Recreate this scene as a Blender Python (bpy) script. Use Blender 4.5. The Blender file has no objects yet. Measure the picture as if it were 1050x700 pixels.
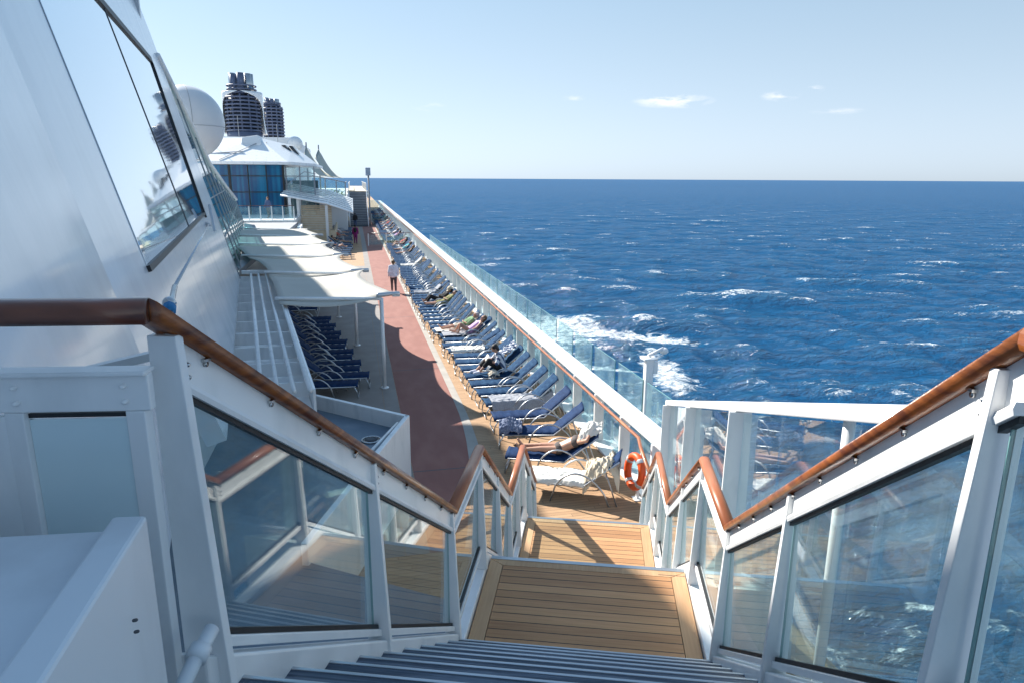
import bpy, bmesh, math, random
import numpy as np
from mathutils import Vector, Matrix
random.seed(7)
R = math.radians
scene = bpy.context.scene
COL = scene.collection
SA = R(-19.9)                      # the staircase runs 19.9 degrees off the ship's axis (+Y)
EYE = 5.9                          # camera height over the promenade deck (z = 0)
SEA = -32.0

# ------------------------------------------------------------------ materials
def mat(name, color=(.8, .8, .8), rough=.5, metal=0.0, spec=.5, noise=None, bump=None, coat=0.0, **kw):
    m = bpy.data.materials.new(name); m.use_nodes = True
    nt = m.node_tree; p = nt.nodes['Principled BSDF']
    p.inputs['Base Color'].default_value = (*color, 1); p.inputs['Roughness'].default_value = rough
    p.inputs['Metallic'].default_value = metal; p.inputs['Specular IOR Level'].default_value = spec
    p.inputs['Coat Weight'].default_value = coat; p.inputs['Coat Roughness'].default_value = .08
    tc = nt.nodes.new('ShaderNodeTexCoord')
    if noise:                       # (scale, colour2, low, high[, stretch])
        mp = nt.nodes.new('ShaderNodeMapping'); nt.links.new(tc.outputs['Object'], mp.inputs[0])
        if len(noise) > 4: mp.inputs['Scale'].default_value = noise[4]
        n = nt.nodes.new('ShaderNodeTexNoise'); n.inputs['Scale'].default_value = noise[0]; n.inputs['Detail'].default_value = 6
        nt.links.new(mp.outputs[0], n.inputs[0])
        cr = nt.nodes.new('ShaderNodeMapRange'); cr.inputs[1].default_value = noise[2]; cr.inputs[2].default_value = noise[3]
        nt.links.new(n.outputs['Fac'], cr.inputs[0])
        mx = nt.nodes.new('ShaderNodeMix'); mx.data_type = 'RGBA'
        mx.inputs[6].default_value = (*color, 1); mx.inputs[7].default_value = (*noise[1], 1)
        nt.links.new(cr.outputs[0], mx.inputs[0]); nt.links.new(mx.outputs[2], p.inputs['Base Color'])
    if bump:                        # (scale, strength, distance[, stretch])
        mp = nt.nodes.new('ShaderNodeMapping'); nt.links.new(tc.outputs['Object'], mp.inputs[0])
        if len(bump) > 3: mp.inputs['Scale'].default_value = bump[3]
        n = nt.nodes.new('ShaderNodeTexNoise'); n.inputs['Scale'].default_value = bump[0]; n.inputs['Detail'].default_value = 5
        nt.links.new(mp.outputs[0], n.inputs[0])
        b = nt.nodes.new('ShaderNodeBump'); b.inputs['Strength'].default_value = bump[1]; b.inputs['Distance'].default_value = bump[2]
        nt.links.new(n.outputs['Fac'], b.inputs['Height']); nt.links.new(b.outputs[0], p.inputs['Normal'])
    return m

def glass(name, tint, ior=1.5, refl_rough=0.0, dirt=.03, base=None):
    """thin architectural glass: tinted see-through plus mirror reflection by angle, a little salt haze"""
    m = bpy.data.materials.new(name); m.use_nodes = True
    nt = m.node_tree; nt.nodes.remove(nt.nodes['Principled BSDF']); out = nt.nodes['Material Output']
    t = nt.nodes.new('ShaderNodeBsdfTransparent'); t.inputs[0].default_value = (*tint, 1)
    g = nt.nodes.new('ShaderNodeBsdfGlossy'); g.inputs[0].default_value = (1, 1, 1, 1); g.inputs['Roughness'].default_value = refl_rough
    f = nt.nodes.new('ShaderNodeFresnel')
    ge = nt.nodes.new('ShaderNodeNewGeometry'); io = nt.nodes.new('ShaderNodeMapRange'); nt.links.new(ge.outputs['Backfacing'], io.inputs[0])
    io.inputs[3].default_value = ior; io.inputs[4].default_value = 1 / ior; nt.links.new(io.outputs[0], f.inputs[0])
    mx = nt.nodes.new('ShaderNodeMixShader'); nt.links.new(f.outputs[0], mx.inputs[0])
    nt.links.new(t.outputs[0], mx.inputs[1]); nt.links.new(g.outputs[0], mx.inputs[2])
    d = nt.nodes.new('ShaderNodeBsdfDiffuse'); d.inputs[0].default_value = (*(base or (.55, .62, .62)), 1)
    tc = nt.nodes.new('ShaderNodeTexCoord')
    n = nt.nodes.new('ShaderNodeTexNoise'); n.inputs['Scale'].default_value = 2.2; n.inputs['Detail'].default_value = 8
    nt.links.new(tc.outputs['Object'], n.inputs[0])
    mr = nt.nodes.new('ShaderNodeMapRange'); mr.inputs[1].default_value = .35; mr.inputs[2].default_value = .75
    mr.inputs[3].default_value = dirt * .4; mr.inputs[4].default_value = dirt * 1.8
    nt.links.new(n.outputs['Fac'], mr.inputs[0])
    m2 = nt.nodes.new('ShaderNodeMixShader'); nt.links.new(mr.outputs[0], m2.inputs[0])
    nt.links.new(mx.outputs[0], m2.inputs[1]); nt.links.new(d.outputs[0], m2.inputs[2])
    nt.links.new(m2.outputs[0], out.inputs[0])
    return m

def plank(name, c1, c2, caulk, width, along='x', plen=3.0, rough=.6, gap=.085):
    """laid teak: planks of given width running along one object axis, dark caulked seams, butt joints, grain"""
    m = bpy.data.materials.new(name); m.use_nodes = True
    nt = m.node_tree; L = nt.links; p = nt.nodes['Principled BSDF']; p.inputs['Roughness'].default_value = rough
    tc = nt.nodes.new('ShaderNodeTexCoord'); sx = nt.nodes.new('ShaderNodeSeparateXYZ'); L.new(tc.outputs['Object'], sx.inputs[0])
    a, b = ('X', 'Y') if along == 'x' else ('Y', 'X')
    def M(op, x, y=None):
        n = nt.nodes.new('ShaderNodeMath'); n.operation = op
        for i, q in enumerate((x, y)):
            if q is None: continue
            if isinstance(q, (int, float)): n.inputs[i].default_value = q
            else: L.new(q, n.inputs[i])
        return n.outputs[0]
    row = M('DIVIDE', sx.outputs[b], width); ri = M('FLOOR', row); rf = M('FRACT', row)
    off = M('FRACT', M('MULTIPLY', M('SINE', M('MULTIPLY', ri, 12.9898)), 43758.5))
    pos = M('ADD', M('DIVIDE', sx.outputs[a], plen), off); pi_ = M('FLOOR', pos); pf = M('FRACT', pos)
    seam = M('MAXIMUM', M('LESS_THAN', rf, gap), M('LESS_THAN', pf, .004 / plen * 2))
    cmb = nt.nodes.new('ShaderNodeCombineXYZ'); L.new(ri, cmb.inputs[0]); L.new(pi_, cmb.inputs[1])
    wn = nt.nodes.new('ShaderNodeTexWhiteNoise'); L.new(cmb.outputs[0], wn.inputs[0])
    mp = nt.nodes.new('ShaderNodeMapping'); L.new(tc.outputs['Object'], mp.inputs[0])
    mp.inputs['Scale'].default_value = (3, 60, 1) if along == 'x' else (60, 3, 1)
    gr = nt.nodes.new('ShaderNodeTexNoise'); gr.inputs['Scale'].default_value = 1; gr.inputs['Detail'].default_value = 6; L.new(mp.outputs[0], gr.inputs[0])
    ns = nt.nodes.new('ShaderNodeTexNoise'); ns.inputs['Scale'].default_value = 1.3; ns.inputs['Detail'].default_value = 5; L.new(tc.outputs['Object'], ns.inputs[0])
    f = M('ADD', M('MULTIPLY', wn.outputs[0], .35), M('ADD', M('MULTIPLY', gr.outputs['Fac'], .55), M('MULTIPLY', ns.outputs['Fac'], .45)))
    mr = nt.nodes.new('ShaderNodeMapRange'); mr.inputs[1].default_value = .35; mr.inputs[2].default_value = 1.0; L.new(f, mr.inputs[0])
    mx = nt.nodes.new('ShaderNodeMix'); mx.data_type = 'RGBA'; mx.inputs[6].default_value = (*c1, 1); mx.inputs[7].default_value = (*c2, 1)
    L.new(mr.outputs[0], mx.inputs[0])
    m2 = nt.nodes.new('ShaderNodeMix'); m2.data_type = 'RGBA'; m2.inputs[7].default_value = (*caulk, 1)
    L.new(seam, m2.inputs[0]); L.new(mx.outputs[2], m2.inputs[6]); L.new(m2.outputs[2], p.inputs['Base Color'])
    bp = nt.nodes.new('ShaderNodeBump'); bp.inputs['Strength'].default_value = .25; bp.inputs['Distance'].default_value = .002
    L.new(M('SUBTRACT', M('MULTIPLY', gr.outputs['Fac'], .5), seam), bp.inputs['Height']); L.new(bp.outputs[0], p.inputs['Normal'])
    return m

M = {}
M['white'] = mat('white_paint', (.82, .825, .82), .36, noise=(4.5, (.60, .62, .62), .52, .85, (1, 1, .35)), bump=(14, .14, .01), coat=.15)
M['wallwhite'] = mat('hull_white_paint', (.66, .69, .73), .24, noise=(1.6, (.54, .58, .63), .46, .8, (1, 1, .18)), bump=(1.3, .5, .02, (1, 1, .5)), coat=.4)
M['whitefar'] = mat('superstructure_white', (.78, .79, .79), .5, noise=(.5, (.70, .72, .73), .4, .8))
M['offwhite'] = mat('cabinet_white', (.70, .74, .77), .4, noise=(3, (.55, .58, .60), .55, .8, (1, 1, .3)), bump=(60, .05, .002))
M['fabricw'] = mat('awning_fabric', (.52, .49, .43), .85, noise=(1.2, (.47, .44, .385), .45, .8))
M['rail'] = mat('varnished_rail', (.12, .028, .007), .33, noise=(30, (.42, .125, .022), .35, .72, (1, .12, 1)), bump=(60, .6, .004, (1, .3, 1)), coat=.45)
M['railx'] = mat('varnished_rail_cross', (.075, .018, .007), .3, noise=(14, (.20, .055, .02), .42, .7, (.16, 1, 1)), bump=(30, .4, .004, (.2, 1, 1)), coat=.5)
M['railsun'] = mat('sunlit_rail', (.34, .10, .035), .40, noise=(9, (.50, .19, .075), .4, .7, (1, .2, 1)), coat=.2)  # brighter copy of the rail wood, sunlit tone put into its colour
M['teak'] = plank('teak_landing', (.31, .145, .058), (.58, .315, .145), (.018, .013, .01), .098, 'x', 60.0)
M['teakside'] = plank('teak_margin', (.38, .21, .10), (.60, .38, .21), (.03, .025, .02), .30, 'y', 6.0, gap=0.0)
M['deck'] = plank('teak_deck', (.35, .205, .105), (.52, .325, .18), (.16, .09, .05), .10, 'x', 2.4, .7)
M['lane'] = mat('red_jogging_lane', (.27, .108, .082), .8, noise=(2.6, (.33, .145, .112), .40, .75, (1, .35, 1)), bump=(160, .3, .004))
M['stripe'] = mat('grey_lane_border', (.36, .33, .29), .8, noise=(2, (.44, .40, .35), .4, .7))
M['bluefloor'] = mat('blue_grey_deck_paint', (.12, .17, .22), .5, noise=(2.2, (.17, .22, .27), .4, .7), bump=(50, .2, .003))
M['tread'] = mat('dark_tread', (.045, .065, .10), .5, noise=(60, (.12, .155, .21), .45, .6, (.03, 1, 1)), bump=(60, .8, .006, (.03, 1, 1)))
M['alu'] = mat('aluminium', (.52, .54, .56), .38, metal=.9)
M['steel'] = mat('stainless', (.55, .55, .55), .25, metal=1, noise=(30, (.35, .33, .3), .5, .8))
M['black'] = mat('black_rubber', (.012, .013, .015), .5)
M['glass'] = glass('clear_panel_glass', (.88, .95, .95), 1.58, 0.0, .022)
M['glassfar'] = glass('rail_glass', (.86, .95, .96), 1.38, .01, .10, (.55, .74, .77))
M['glassedge'] = mat('glass_edge', (.16, .34, .34), .3)
M['glassteal'] = glass('teal_solarium_glass', (.42, .68, .70), 1.8, .03, .05, (.30, .50, .52))
M['mirror'] = mat('reflective_window', (.72, .78, .84), .03, metal=.92, bump=(.7, .03, .05))
M['bluewin'] = mat('blue_window_glass', (.004, .075, .19), .15, metal=.0, spec=.25, noise=(.9, (.008, .19, .34), .42, .62, (3, 1, .06)))
M['darkwin'] = mat('dark_window', (.02, .03, .04), .08, spec=.8)
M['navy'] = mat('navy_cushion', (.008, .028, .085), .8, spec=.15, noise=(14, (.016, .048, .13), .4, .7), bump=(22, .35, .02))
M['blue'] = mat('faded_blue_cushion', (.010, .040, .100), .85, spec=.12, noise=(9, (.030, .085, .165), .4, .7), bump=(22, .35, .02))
M['funnel'] = mat('grey_funnel', (.10, .12, .19), .5, noise=(.8, (.14, .165, .24), .4, .7))
M['darkgrey'] = mat('dark_grey', (.07, .075, .085), .6)
M['midgrey'] = mat('mid_grey', (.28, .29, .31), .7, noise=(1, (.34, .35, .36), .4, .7))
M['orange'] = mat('lifebuoy_orange', (.80, .10, .012), .5, bump=(30, .1, .005))
M['tape'] = mat('reflective_tape', (.6, .62, .64), .3, metal=.3)
M['skin'] = mat('skin', (.50, .27, .18), .5, noise=(6, (.56, .31, .21), .4, .7))
M['hair'] = mat('dark_hair', (.018, .012, .01), .6, bump=(60, .5, .01))
M['hairb'] = mat('brown_hair', (.16, .085, .04), .6, bump=(60, .5, .01))
M['hairg'] = mat('grey_hair', (.45, .42, .40), .6, bump=(60, .5, .01))
M['cream'] = mat('cream_towel', (.68, .60, .47), .95, noise=(7, (.56, .46, .33), .5, .7), bump=(90, .5, .006))
M['towelw'] = mat('white_towel', (.80, .77, .70), .95, noise=(5, (.70, .66, .58), .5, .75), bump=(120, .5, .005))
M['towelg'] = mat('grey_towel', (.30, .31, .34), .95, noise=(60, (.42, .43, .46), .45, .6), bump=(120, .6, .006))
M['towelb'] = mat('blue_grey_towel', (.13, .16, .25), .95, noise=(40, (.24, .28, .38), .45, .6), bump=(120, .6, .006))
M['tan'] = mat('tan_slats', (.62, .50, .34), .7, noise=(3, (.70, .60, .44), .4, .7))
M['leaf'] = mat('green_leaf', (.09, .14, .03), .6, noise=(9, (.25, .27, .04), .45, .6))
def cloth(name, c, c2=None): M[name] = mat(name, c, .9, noise=(12, c2 or tuple(min(1, x * 1.25 + .01) for x in c), .4, .7)); return M[name]
cloth('whiteshirt', (.70, .70, .78)); cloth('purple', (.20, .012, .12)); cloth('blackc', (.012, .012, .014)); cloth('greytrouser', (.09, .08, .085))
cloth('jeans', (.05, .08, .16)); cloth('lilac', (.62, .40, .68)); cloth('teal', (.02, .42, .46)); cloth('khaki', (.32, .28, .12), (.10, .14, .05))
cloth('green', (.16, .28, .14)); cloth('bikini', (.09, .075, .07)); cloth('beige', (.55, .48, .38)); cloth('red', (.5, .06, .05)); cloth('stripe_shirt', (.62, .65, .70), (.10, .16, .28))
M['stripes'] = M['stripe_shirt']
def make_striped():
    m = bpy.data.materials.new('striped_cloth'); m.use_nodes = True; nt = m.node_tree
    w = nt.nodes.new('ShaderNodeTexWave'); w.inputs['Scale'].default_value = 2.6; w.bands_direction = 'DIAGONAL'
    tc = nt.nodes.new('ShaderNodeTexCoord'); nt.links.new(tc.outputs['Object'], w.inputs[0])
    cr = nt.nodes.new('ShaderNodeValToRGB'); cr.color_ramp.interpolation = 'CONSTANT'
    e = cr.color_ramp.elements; e[0].color = (.72, .74, .78, 1); e[1].position = .62; e[1].color = (.06, .10, .2, 1)
    nt.links.new(w.outputs['Color'], cr.inputs[0]); nt.links.new(cr.outputs[0], nt.nodes['Principled BSDF'].inputs['Base Color'])
    nt.nodes['Principled BSDF'].inputs['Roughness'].default_value = .9
    return m
M['stripes'] = make_striped()

# ------------------------------------------------------------------ mesh builder
class MB:
    def __init__(s): s.v = []; s.f = []; s.sm = []
    def add(s, vs, fs, smooth=False):
        o = len(s.v); s.v += [tuple(q) for q in vs]; s.f += [tuple(o + i for i in q) for q in fs]; s.sm += [smooth] * len(fs); return s
    def box(s, x0, x1, y0, y1, z0, z1):
        return s.add([(x, y, z) for x in (x0, x1) for y in (y0, y1) for z in (z0, z1)],
                     [(0, 1, 3, 2), (4, 6, 7, 5), (0, 4, 5, 1), (2, 3, 7, 6), (0, 2, 6, 4), (1, 5, 7, 3)])
    def hexa(s, b, t):              # bottom 4, top 4
        return s.add(list(b) + list(t), [(3, 2, 1, 0), (4, 5, 6, 7), (0, 1, 5, 4), (1, 2, 6, 5), (2, 3, 7, 6), (3, 0, 4, 7)])
    def slab(s, pts, off):          # polygon extruded by a vector
        n = len(pts); off = Vector(off); a = [Vector(p) for p in pts]
        return s.add(a + [p + off for p in a], [tuple(range(n))[::-1], tuple(range(n, 2 * n))] + [(i, (i + 1) % n, n + (i + 1) % n, n + i) for i in range(n)])
    def bar(s, p, q, w, h, up=(0, 0, 1)):
        p, q = Vector(p), Vector(q); d = (q - p).normalized(); u = Vector(up)
        if abs(d.dot(u)) > .98: u = Vector((0, 1, 0))
        l = d.cross(u).normalized(); u = l.cross(d)
        c = lambda o: [o + l * (a * w / 2) + u * (b * h / 2) for a, b in ((-1, -1), (1, -1), (1, 1), (-1, 1))]
        return s.hexa(c(p), c(q))
    def tube(s, pts, r, n=8, rs=None, caps=True):
        P = [Vector(p) for p in pts]; m = len(P); vs = []; up = Vector((0, 0, 1)); prev = None
        for i in range(m):
            d = (P[min(i + 1, m - 1)] - P[max(i - 1, 0)])
            d = d.normalized() if d.length > 1e-9 else Vector((0, 0, 1))
            if prev is None:
                a = d.cross(up); 
                if a.length < .05: a = d.cross(Vector((0, 1, 0)))
            else: a = prev - d * prev.dot(d)
            a.normalize(); prev = a; b = d.cross(a); rr = rs[i] if rs else r
            vs += [P[i] + (a * math.cos(2 * math.pi * k / n) + b * math.sin(2 * math.pi * k / n)) * rr for k in range(n)]
        fs = [(i * n + k, i * n + (k + 1) % n, (i + 1) * n + (k + 1) % n, (i + 1) * n + k) for i in range(m - 1) for k in range(n)]
        if caps: fs += [tuple(range(n))[::-1], tuple(range((m - 1) * n, m * n))]
        return s.add(vs, fs, True)
    def capsule(s, p, q, r1, r2=None, n=10):
        r2 = r1 if r2 is None else r2; p, q = Vector(p), Vector(q); d = q - p
        d = d.normalized() if d.length > 1e-6 else Vector((0, 0, 1)); pts = []; rs = []
        for k in range(4): a = math.pi / 2 * k / 3.0; pts.append(p - d * r1 * math.cos(a)); rs.append(max(r1 * math.sin(a), r1 * .02))
        for k in range(4): a = math.pi / 2 * k / 3.0; pts.append(q + d * r2 * math.sin(a)); rs.append(max(r2 * math.cos(a), r2 * .02))
        return s.tube(pts, 0, n, rs)
    def ball(s, c, r, sc=(1, 1, 1), nu=20, nv=12):
        vs = []; fs = []
        for j in range(nv + 1):
            t = math.pi * j / nv
            for i in range(nu):
                a = 2 * math.pi * i / nu
                vs.append((c[0] + r * sc[0] * math.sin(t) * math.cos(a), c[1] + r * sc[1] * math.sin(t) * math.sin(a), c[2] + r * sc[2] * math.cos(t)))
        fs = [(j * nu + i, (j + 1) * nu + i, (j + 1) * nu + (i + 1) % nu, j * nu + (i + 1) % nu) for j in range(nv) for i in range(nu)]
        return s.add(vs, fs, True)
    def ring(s, c, R_, r, n=28, m=8, zs=1):     # flat ring about z
        pts = [(c[0] + R_ * math.cos(2 * math.pi * i / n), c[1] + R_ * math.sin(2 * math.pi * i / n), c[2]) for i in range(n)]
        vs = []; 
        for i in range(n):
            a = 2 * math.pi * i / n
            for k in range(m):
                b = 2 * math.pi * k / m
                vs.append((c[0] + (R_ + r * math.cos(b)) * math.cos(a), c[1] + (R_ + r * math.cos(b)) * math.sin(a), c[2] + r * zs * math.sin(b)))
        return s.add(vs, [(i * m + k, ((i + 1) % n) * m + k, ((i + 1) % n) * m + (k + 1) % m, i * m + (k + 1) % m) for i in range(n) for k in range(m)], True)
    def sweep(s, path, prof, smooth=False, lat=None):   # prof = closed list of (lateral, up)
        P = [Vector(p) for p in path]; m = len(P); n = len(prof); vs = []
        L = []
        for i in range(m - 1):
            d = P[i + 1] - P[i]; d.z = 0
            L.append(Vector((d.y, -d.x, 0)).normalized() if d.length > 1e-6 else None)
        for i in range(m):
            a = L[max(i - 1, 0)]; b = L[min(i, m - 2)]
            l = (a + b); l.normalize(); l = l / max(.3, l.dot(a))
            for (x, z) in prof: vs.append(P[i] + l * x + Vector((0, 0, z)))
        fs = [(i * n + k, i * n + (k + 1) % n, (i + 1) * n + (k + 1) % n, (i + 1) * n + k) for i in range(m - 1) for k in range(n)]
        fs += [tuple(range(n))[::-1], tuple(range((m - 1) * n, m * n))]
        return s.add(vs, fs, smooth)
    def grid(s, fn, nu, nv, thick=None, smooth=True):
        vs = [fn(i / nu, j / nv) for i in range(nu + 1) for j in range(nv + 1)]; w = nv + 1
        fs = [(i * w + j, (i + 1) * w + j, (i + 1) * w + j + 1, i * w + j + 1) for i in range(nu) for j in range(nv)]
        if thick:
            N = len(vs); vs2 = [(x + thick[0], y + thick[1], z + thick[2]) for x, y, z in vs]
            fs2 = [tuple(N + q for q in f[::-1]) for f in fs]
            edge = [(i * w, (i + 1) * w) for i in range(nu)] + [((i + 1) * w + nv, i * w + nv) for i in range(nu)]
            edge += [(j + 1, j) for j in range(nv)] + [(nu * w + j, nu * w + j + 1) for j in range(nv)]
            fs = fs + fs2 + [(b, a, N + a, N + b) for a, b in edge]; vs = vs + vs2
        return s.add(vs, fs, smooth)
    def mesh(s, name, origin=(0, 0, 0)):
        me = bpy.data.meshes.new(name); ox, oy, oz = origin
        me.from_pydata([(x - ox, y - oy, z - oz) for x, y, z in s.v], [], s.f)
        me.polygons.foreach_set('use_smooth', s.sm); me.update()
        b = bmesh.new(); b.from_mesh(me); bmesh.ops.recalc_face_normals(b, faces=b.faces); b.to_mesh(me); b.free()
        return me

# a thing lives in a frame: base point + z rotation; meshes are given in frame coordinates
ORG = {}
def tag(o, label=None, cat=None, group=None, kind=None):
    if label: o['label'] = label
    if cat: o['category'] = cat
    if group: o['group'] = group
    if kind: o['kind'] = kind
    return o
def thing(name, label, cat, base=(0, 0, 0), frame=0.0, group=None):
    o = bpy.data.objects.new(name, None); COL.objects.link(o); o.empty_display_size = .2
    b = Matrix.Rotation(frame, 3, 'Z') @ Vector(base); o.location = b; o.rotation_euler = (0, 0, frame)
    ORG[o.name] = tuple(base); return tag(o, label, cat, group)
def part(name, mb, m, parent, bevel=0.0, label=None):
    org = ORG[parent.name]; me = mb.mesh(name, org) if isinstance(mb, MB) else mb
    if m: me.materials.append(m)
    o = bpy.data.objects.new(name, me); COL.objects.link(o); o.parent = parent
    ORG[o.name] = org
    if bevel: md = o.modifiers.new('bevel', 'BEVEL'); md.width = bevel; md.segments = 2; md.limit_method = 'ANGLE'
    if label: o['label'] = label
    return o
def solo(name, mb, m, label, cat, base=(0, 0, 0), frame=0.0, group=None, bevel=0.0):
    me = mb.mesh(name, base) if isinstance(mb, MB) else mb
    if m: me.materials.append(m)
    o = bpy.data.objects.new(name, me); COL.objects.link(o)
    o.location = Matrix.Rotation(frame, 3, 'Z') @ Vector(base); o.rotation_euler = (0, 0, frame); ORG[o.name] = tuple(base)
    if bevel: md = o.modifiers.new('bevel', 'BEVEL'); md.width = bevel; md.segments = 2; md.limit_method = 'ANGLE'
    return tag(o, label, cat, group)
def struct(name, mb, m):
    me = mb.mesh(name); me.materials.append(m); o = bpy.data.objects.new(name, me); COL.objects.link(o); o['kind'] = 'structure'; return o
def copy_tree(o, parent=None):
    c = o.copy(); COL.objects.link(c); c.parent = parent
    if parent: c.matrix_parent_inverse = o.matrix_parent_inverse.copy()
    for ch in list(o.children): copy_tree(ch, c)
    return c
def remeshed(mb, voxel, smooth=2):
    me = mb.mesh('tmp'); o = bpy.data.objects.new('tmp', me); COL.objects.link(o)
    r = o.modifiers.new('r', 'REMESH'); r.mode = 'VOXEL'; r.voxel_size = voxel; r.use_smooth_shade = True
    if smooth: q = o.modifiers.new('s', 'SMOOTH'); q.iterations = smooth; q.factor = .5
    dg = bpy.context.evaluated_depsgraph_get(); dg.update()
    out = bpy.data.meshes.new_from_object(o.evaluated_get(dg)); bpy.data.objects.remove(o); out.materials.clear()
    out.polygons.foreach_set('use_smooth', [True] * len(out.polygons)); return out
def rad(d): return math.radians(d)

# ------------------------------------------------------------------ sea
def build_sea():
    rng = np.random.default_rng(3)
    radii = [6.0]
    while radii[-1] < 90000: radii.append(radii[-1] * (1.0075 if radii[-1] > 60 and radii[-1] < 6000 else 1.03))
    r = np.array(radii)
    az = np.concatenate([np.radians(np.linspace(-36, 62, 620)), np.radians(np.linspace(62, 324, 90))[1:-1]])  # clockwise from +Y
    nr, na = len(r), len(az)
    RR, AA = np.meshgrid(r, az, indexing='ij'); X = RR * np.sin(AA); Y = RR * np.cos(AA)
    Z = np.zeros_like(X); CR = np.zeros_like(X)
    for i in range(64):
        lam = 3.2 * (72 / 3.2) ** (rng.random()); th = rad(205) + rng.normal(0, .42 if lam > 20 else .75)
        k = 2 * math.pi / lam; A = .0094 * lam ** .87 * (.6 + .8 * rng.random()) * (.6 if lam > 35 else 1)
        ph = rng.random() * 6.28; sp = RR * np.where(RR < 6000, .0078, .03)
        w = np.clip((lam / 3.0 - sp) / (lam / 3.0), 0, 1)
        q = k * (X * math.sin(th) + Y * math.cos(th)) + ph + .6 * np.sin(k * .37 * (X * math.cos(th) - Y * math.sin(th)) + ph * 3)
        c = np.cos(q); h = (c + .28 * np.cos(2 * q)) * A
        Z += h * w; CR += c * A / lam ** .5 * np.clip(w * 3, 0, 1)
    Z -= Z.mean(); CR /= CR.std()
    Z[RR > 12000] = 0
    verts = np.stack([X, Y, Z + SEA], -1).reshape(-1, 3)
    idx = np.arange(nr * na).reshape(nr, na)
    a = idx[:-1, :]; b = idx[1:, :]; a2 = np.roll(a, -1, 1); b2 = np.roll(b, -1, 1)
    faces = np.stack([a, b, b2, a2], -1).reshape(-1, 4)
    me = bpy.data.meshes.new('sea'); me.vertices.add(len(verts)); me.vertices.foreach_set('co', verts.ravel())
    me.loops.add(faces.size); me.loops.foreach_set('vertex_index', faces.ravel().astype(np.int32))
    me.polygons.add(len(faces)); me.polygons.foreach_set('loop_start', np.arange(0, faces.size, 4, dtype=np.int32))
    me.polygons.foreach_set('loop_total', np.full(len(faces), 4, dtype=np.int32)); me.update(calc_edges=True)
    me.polygons.foreach_set('use_smooth', [True] * len(faces))
    # foam amount: breaking crests, plus the churned water the ship leaves alongside
    wake = np.zeros_like(X)
    for (cx, cy, sx, sy, rot, amp) in [(64, 154, 13, 10, 20, 1.15), (52, 168, 12, 18, -10, 1.1), (40, 148, 9, 18, 0, 1.0), (60, 122, 5, 18, 12, 1.0), (74, 150, 9, 3.5, 15, .95), (50, 130, 14, 3, 25, .7), (36, 100, 5, 14, 10, .55)]:
        dx, dy = X - cx, Y - cy; c, s_ = math.cos(rad(rot)), math.sin(rad(rot))
        wake = np.maximum(wake, amp * np.exp(-((dx * c - dy * s_) / sx) ** 2 - ((dx * s_ + dy * c) / sy) ** 2))
    at = me.attributes.new('crest', 'FLOAT', 'POINT'); at.data.foreach_set('value', CR.ravel().astype(np.float32))
    at = me.attributes.new('wake', 'FLOAT', 'POINT'); at.data.foreach_set('value', wake.ravel().astype(np.float32))
    m = bpy.data.materials.new('sea_water'); m.use_nodes = True; nt = m.node_tree; L = nt.links
    p = nt.nodes['Principled BSDF']
    geo = nt.nodes.new('ShaderNodeNewGeometry')
    def mp(sc, rot=0):
        n = nt.nodes.new('ShaderNodeMapping'); L.new(geo.outputs['Position'], n.inputs[0]); n.inputs['Scale'].default_value = sc; n.inputs['Rotation'].default_value = (0, 0, rot); return n.outputs[0]
    def noise(vec, scale, det=5, dist=0, rough=.55):
        n = nt.nodes.new('ShaderNodeTexNoise'); L.new(vec, n.inputs[0]); n.inputs['Scale'].default_value = scale; n.inputs['Detail'].default_value = det; n.inputs['Distortion'].default_value = dist; n.inputs['Roughness'].default_value = rough; return n.outputs['Fac']
    def mth(op, x, y=None, z=None):
        n = nt.nodes.new('ShaderNodeMath'); n.operation = op
        for i, q in enumerate((x, y, z)):
            if q is None: continue
            if isinstance(q, (int, float)): n.inputs[i].default_value = q
            else: L.new(q, n.inputs[i])
        return n.outputs[0]
    def rng_(x, a, b, c=0., d=1.):
        n = nt.nodes.new('ShaderNodeMapRange'); L.new(x, n.inputs[0])
        for i, q in enumerate((a, b, c, d)): n.inputs[i + 1].default_value = q
        return n.outputs[0]
    ac = nt.nodes.new('ShaderNodeAttribute'); ac.attribute_name = 'crest'; aw = nt.nodes.new('ShaderNodeAttribute'); aw.attribute_name = 'wake'
    st = mp((1, 2.2, 1), rad(25))
    cell = noise(st, .035, 3); streak = noise(st, .34, 8, .8, .68); fine = noise(mp((1, 1, 1)), .9, 8, .5, .7)
    cap = mth('ADD', mth('MULTIPLY', ac.outputs['Fac'], .055), mth('ADD', mth('MULTIPLY', streak, .75), mth('MULTIPLY', cell, .5)))
    capf = mth('MULTIPLY', rng_(cap, .79, .86), rng_(fine, .40, .58))
    wk = noise(mp((1, 1, 1)), .16, 9, 1.6, .66)
    wkf = mth('MULTIPLY', rng_(mth('ADD', mth('MULTIPLY', aw.outputs['Fac'], .46), mth('MULTIPLY', wk, 1.15)), .78, .93), rng_(fine, .34, .54))
    foam = mth('MINIMUM', mth('ADD', capf, wkf), 1.0)
    aer = rng_(mth('ADD', mth('MULTIPLY', aw.outputs['Fac'], .6), mth('MULTIPLY', wk, .4)), .3, 1.0)
    base = nt.nodes.new('ShaderNodeMix'); base.data_type = 'RGBA'; base.inputs[6].default_value = (.0020, .080, .205, 1); base.inputs[7].default_value = (.012, .14, .24, 1)
    L.new(mth('ADD', mth('MULTIPLY', aer, .75), mth('MULTIPLY', rng_(ac.outputs['Fac'], 0.2, 3.), .22)), base.inputs[0])
    mx = nt.nodes.new('ShaderNodeMix'); mx.data_type = 'RGBA'; L.new(foam, mx.inputs[0]); L.new(base.outputs[2], mx.inputs[6]); mx.inputs[7].default_value = (.85, .9, .92, 1)
    L.new(mx.outputs[2], p.inputs['Base Color'])
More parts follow.
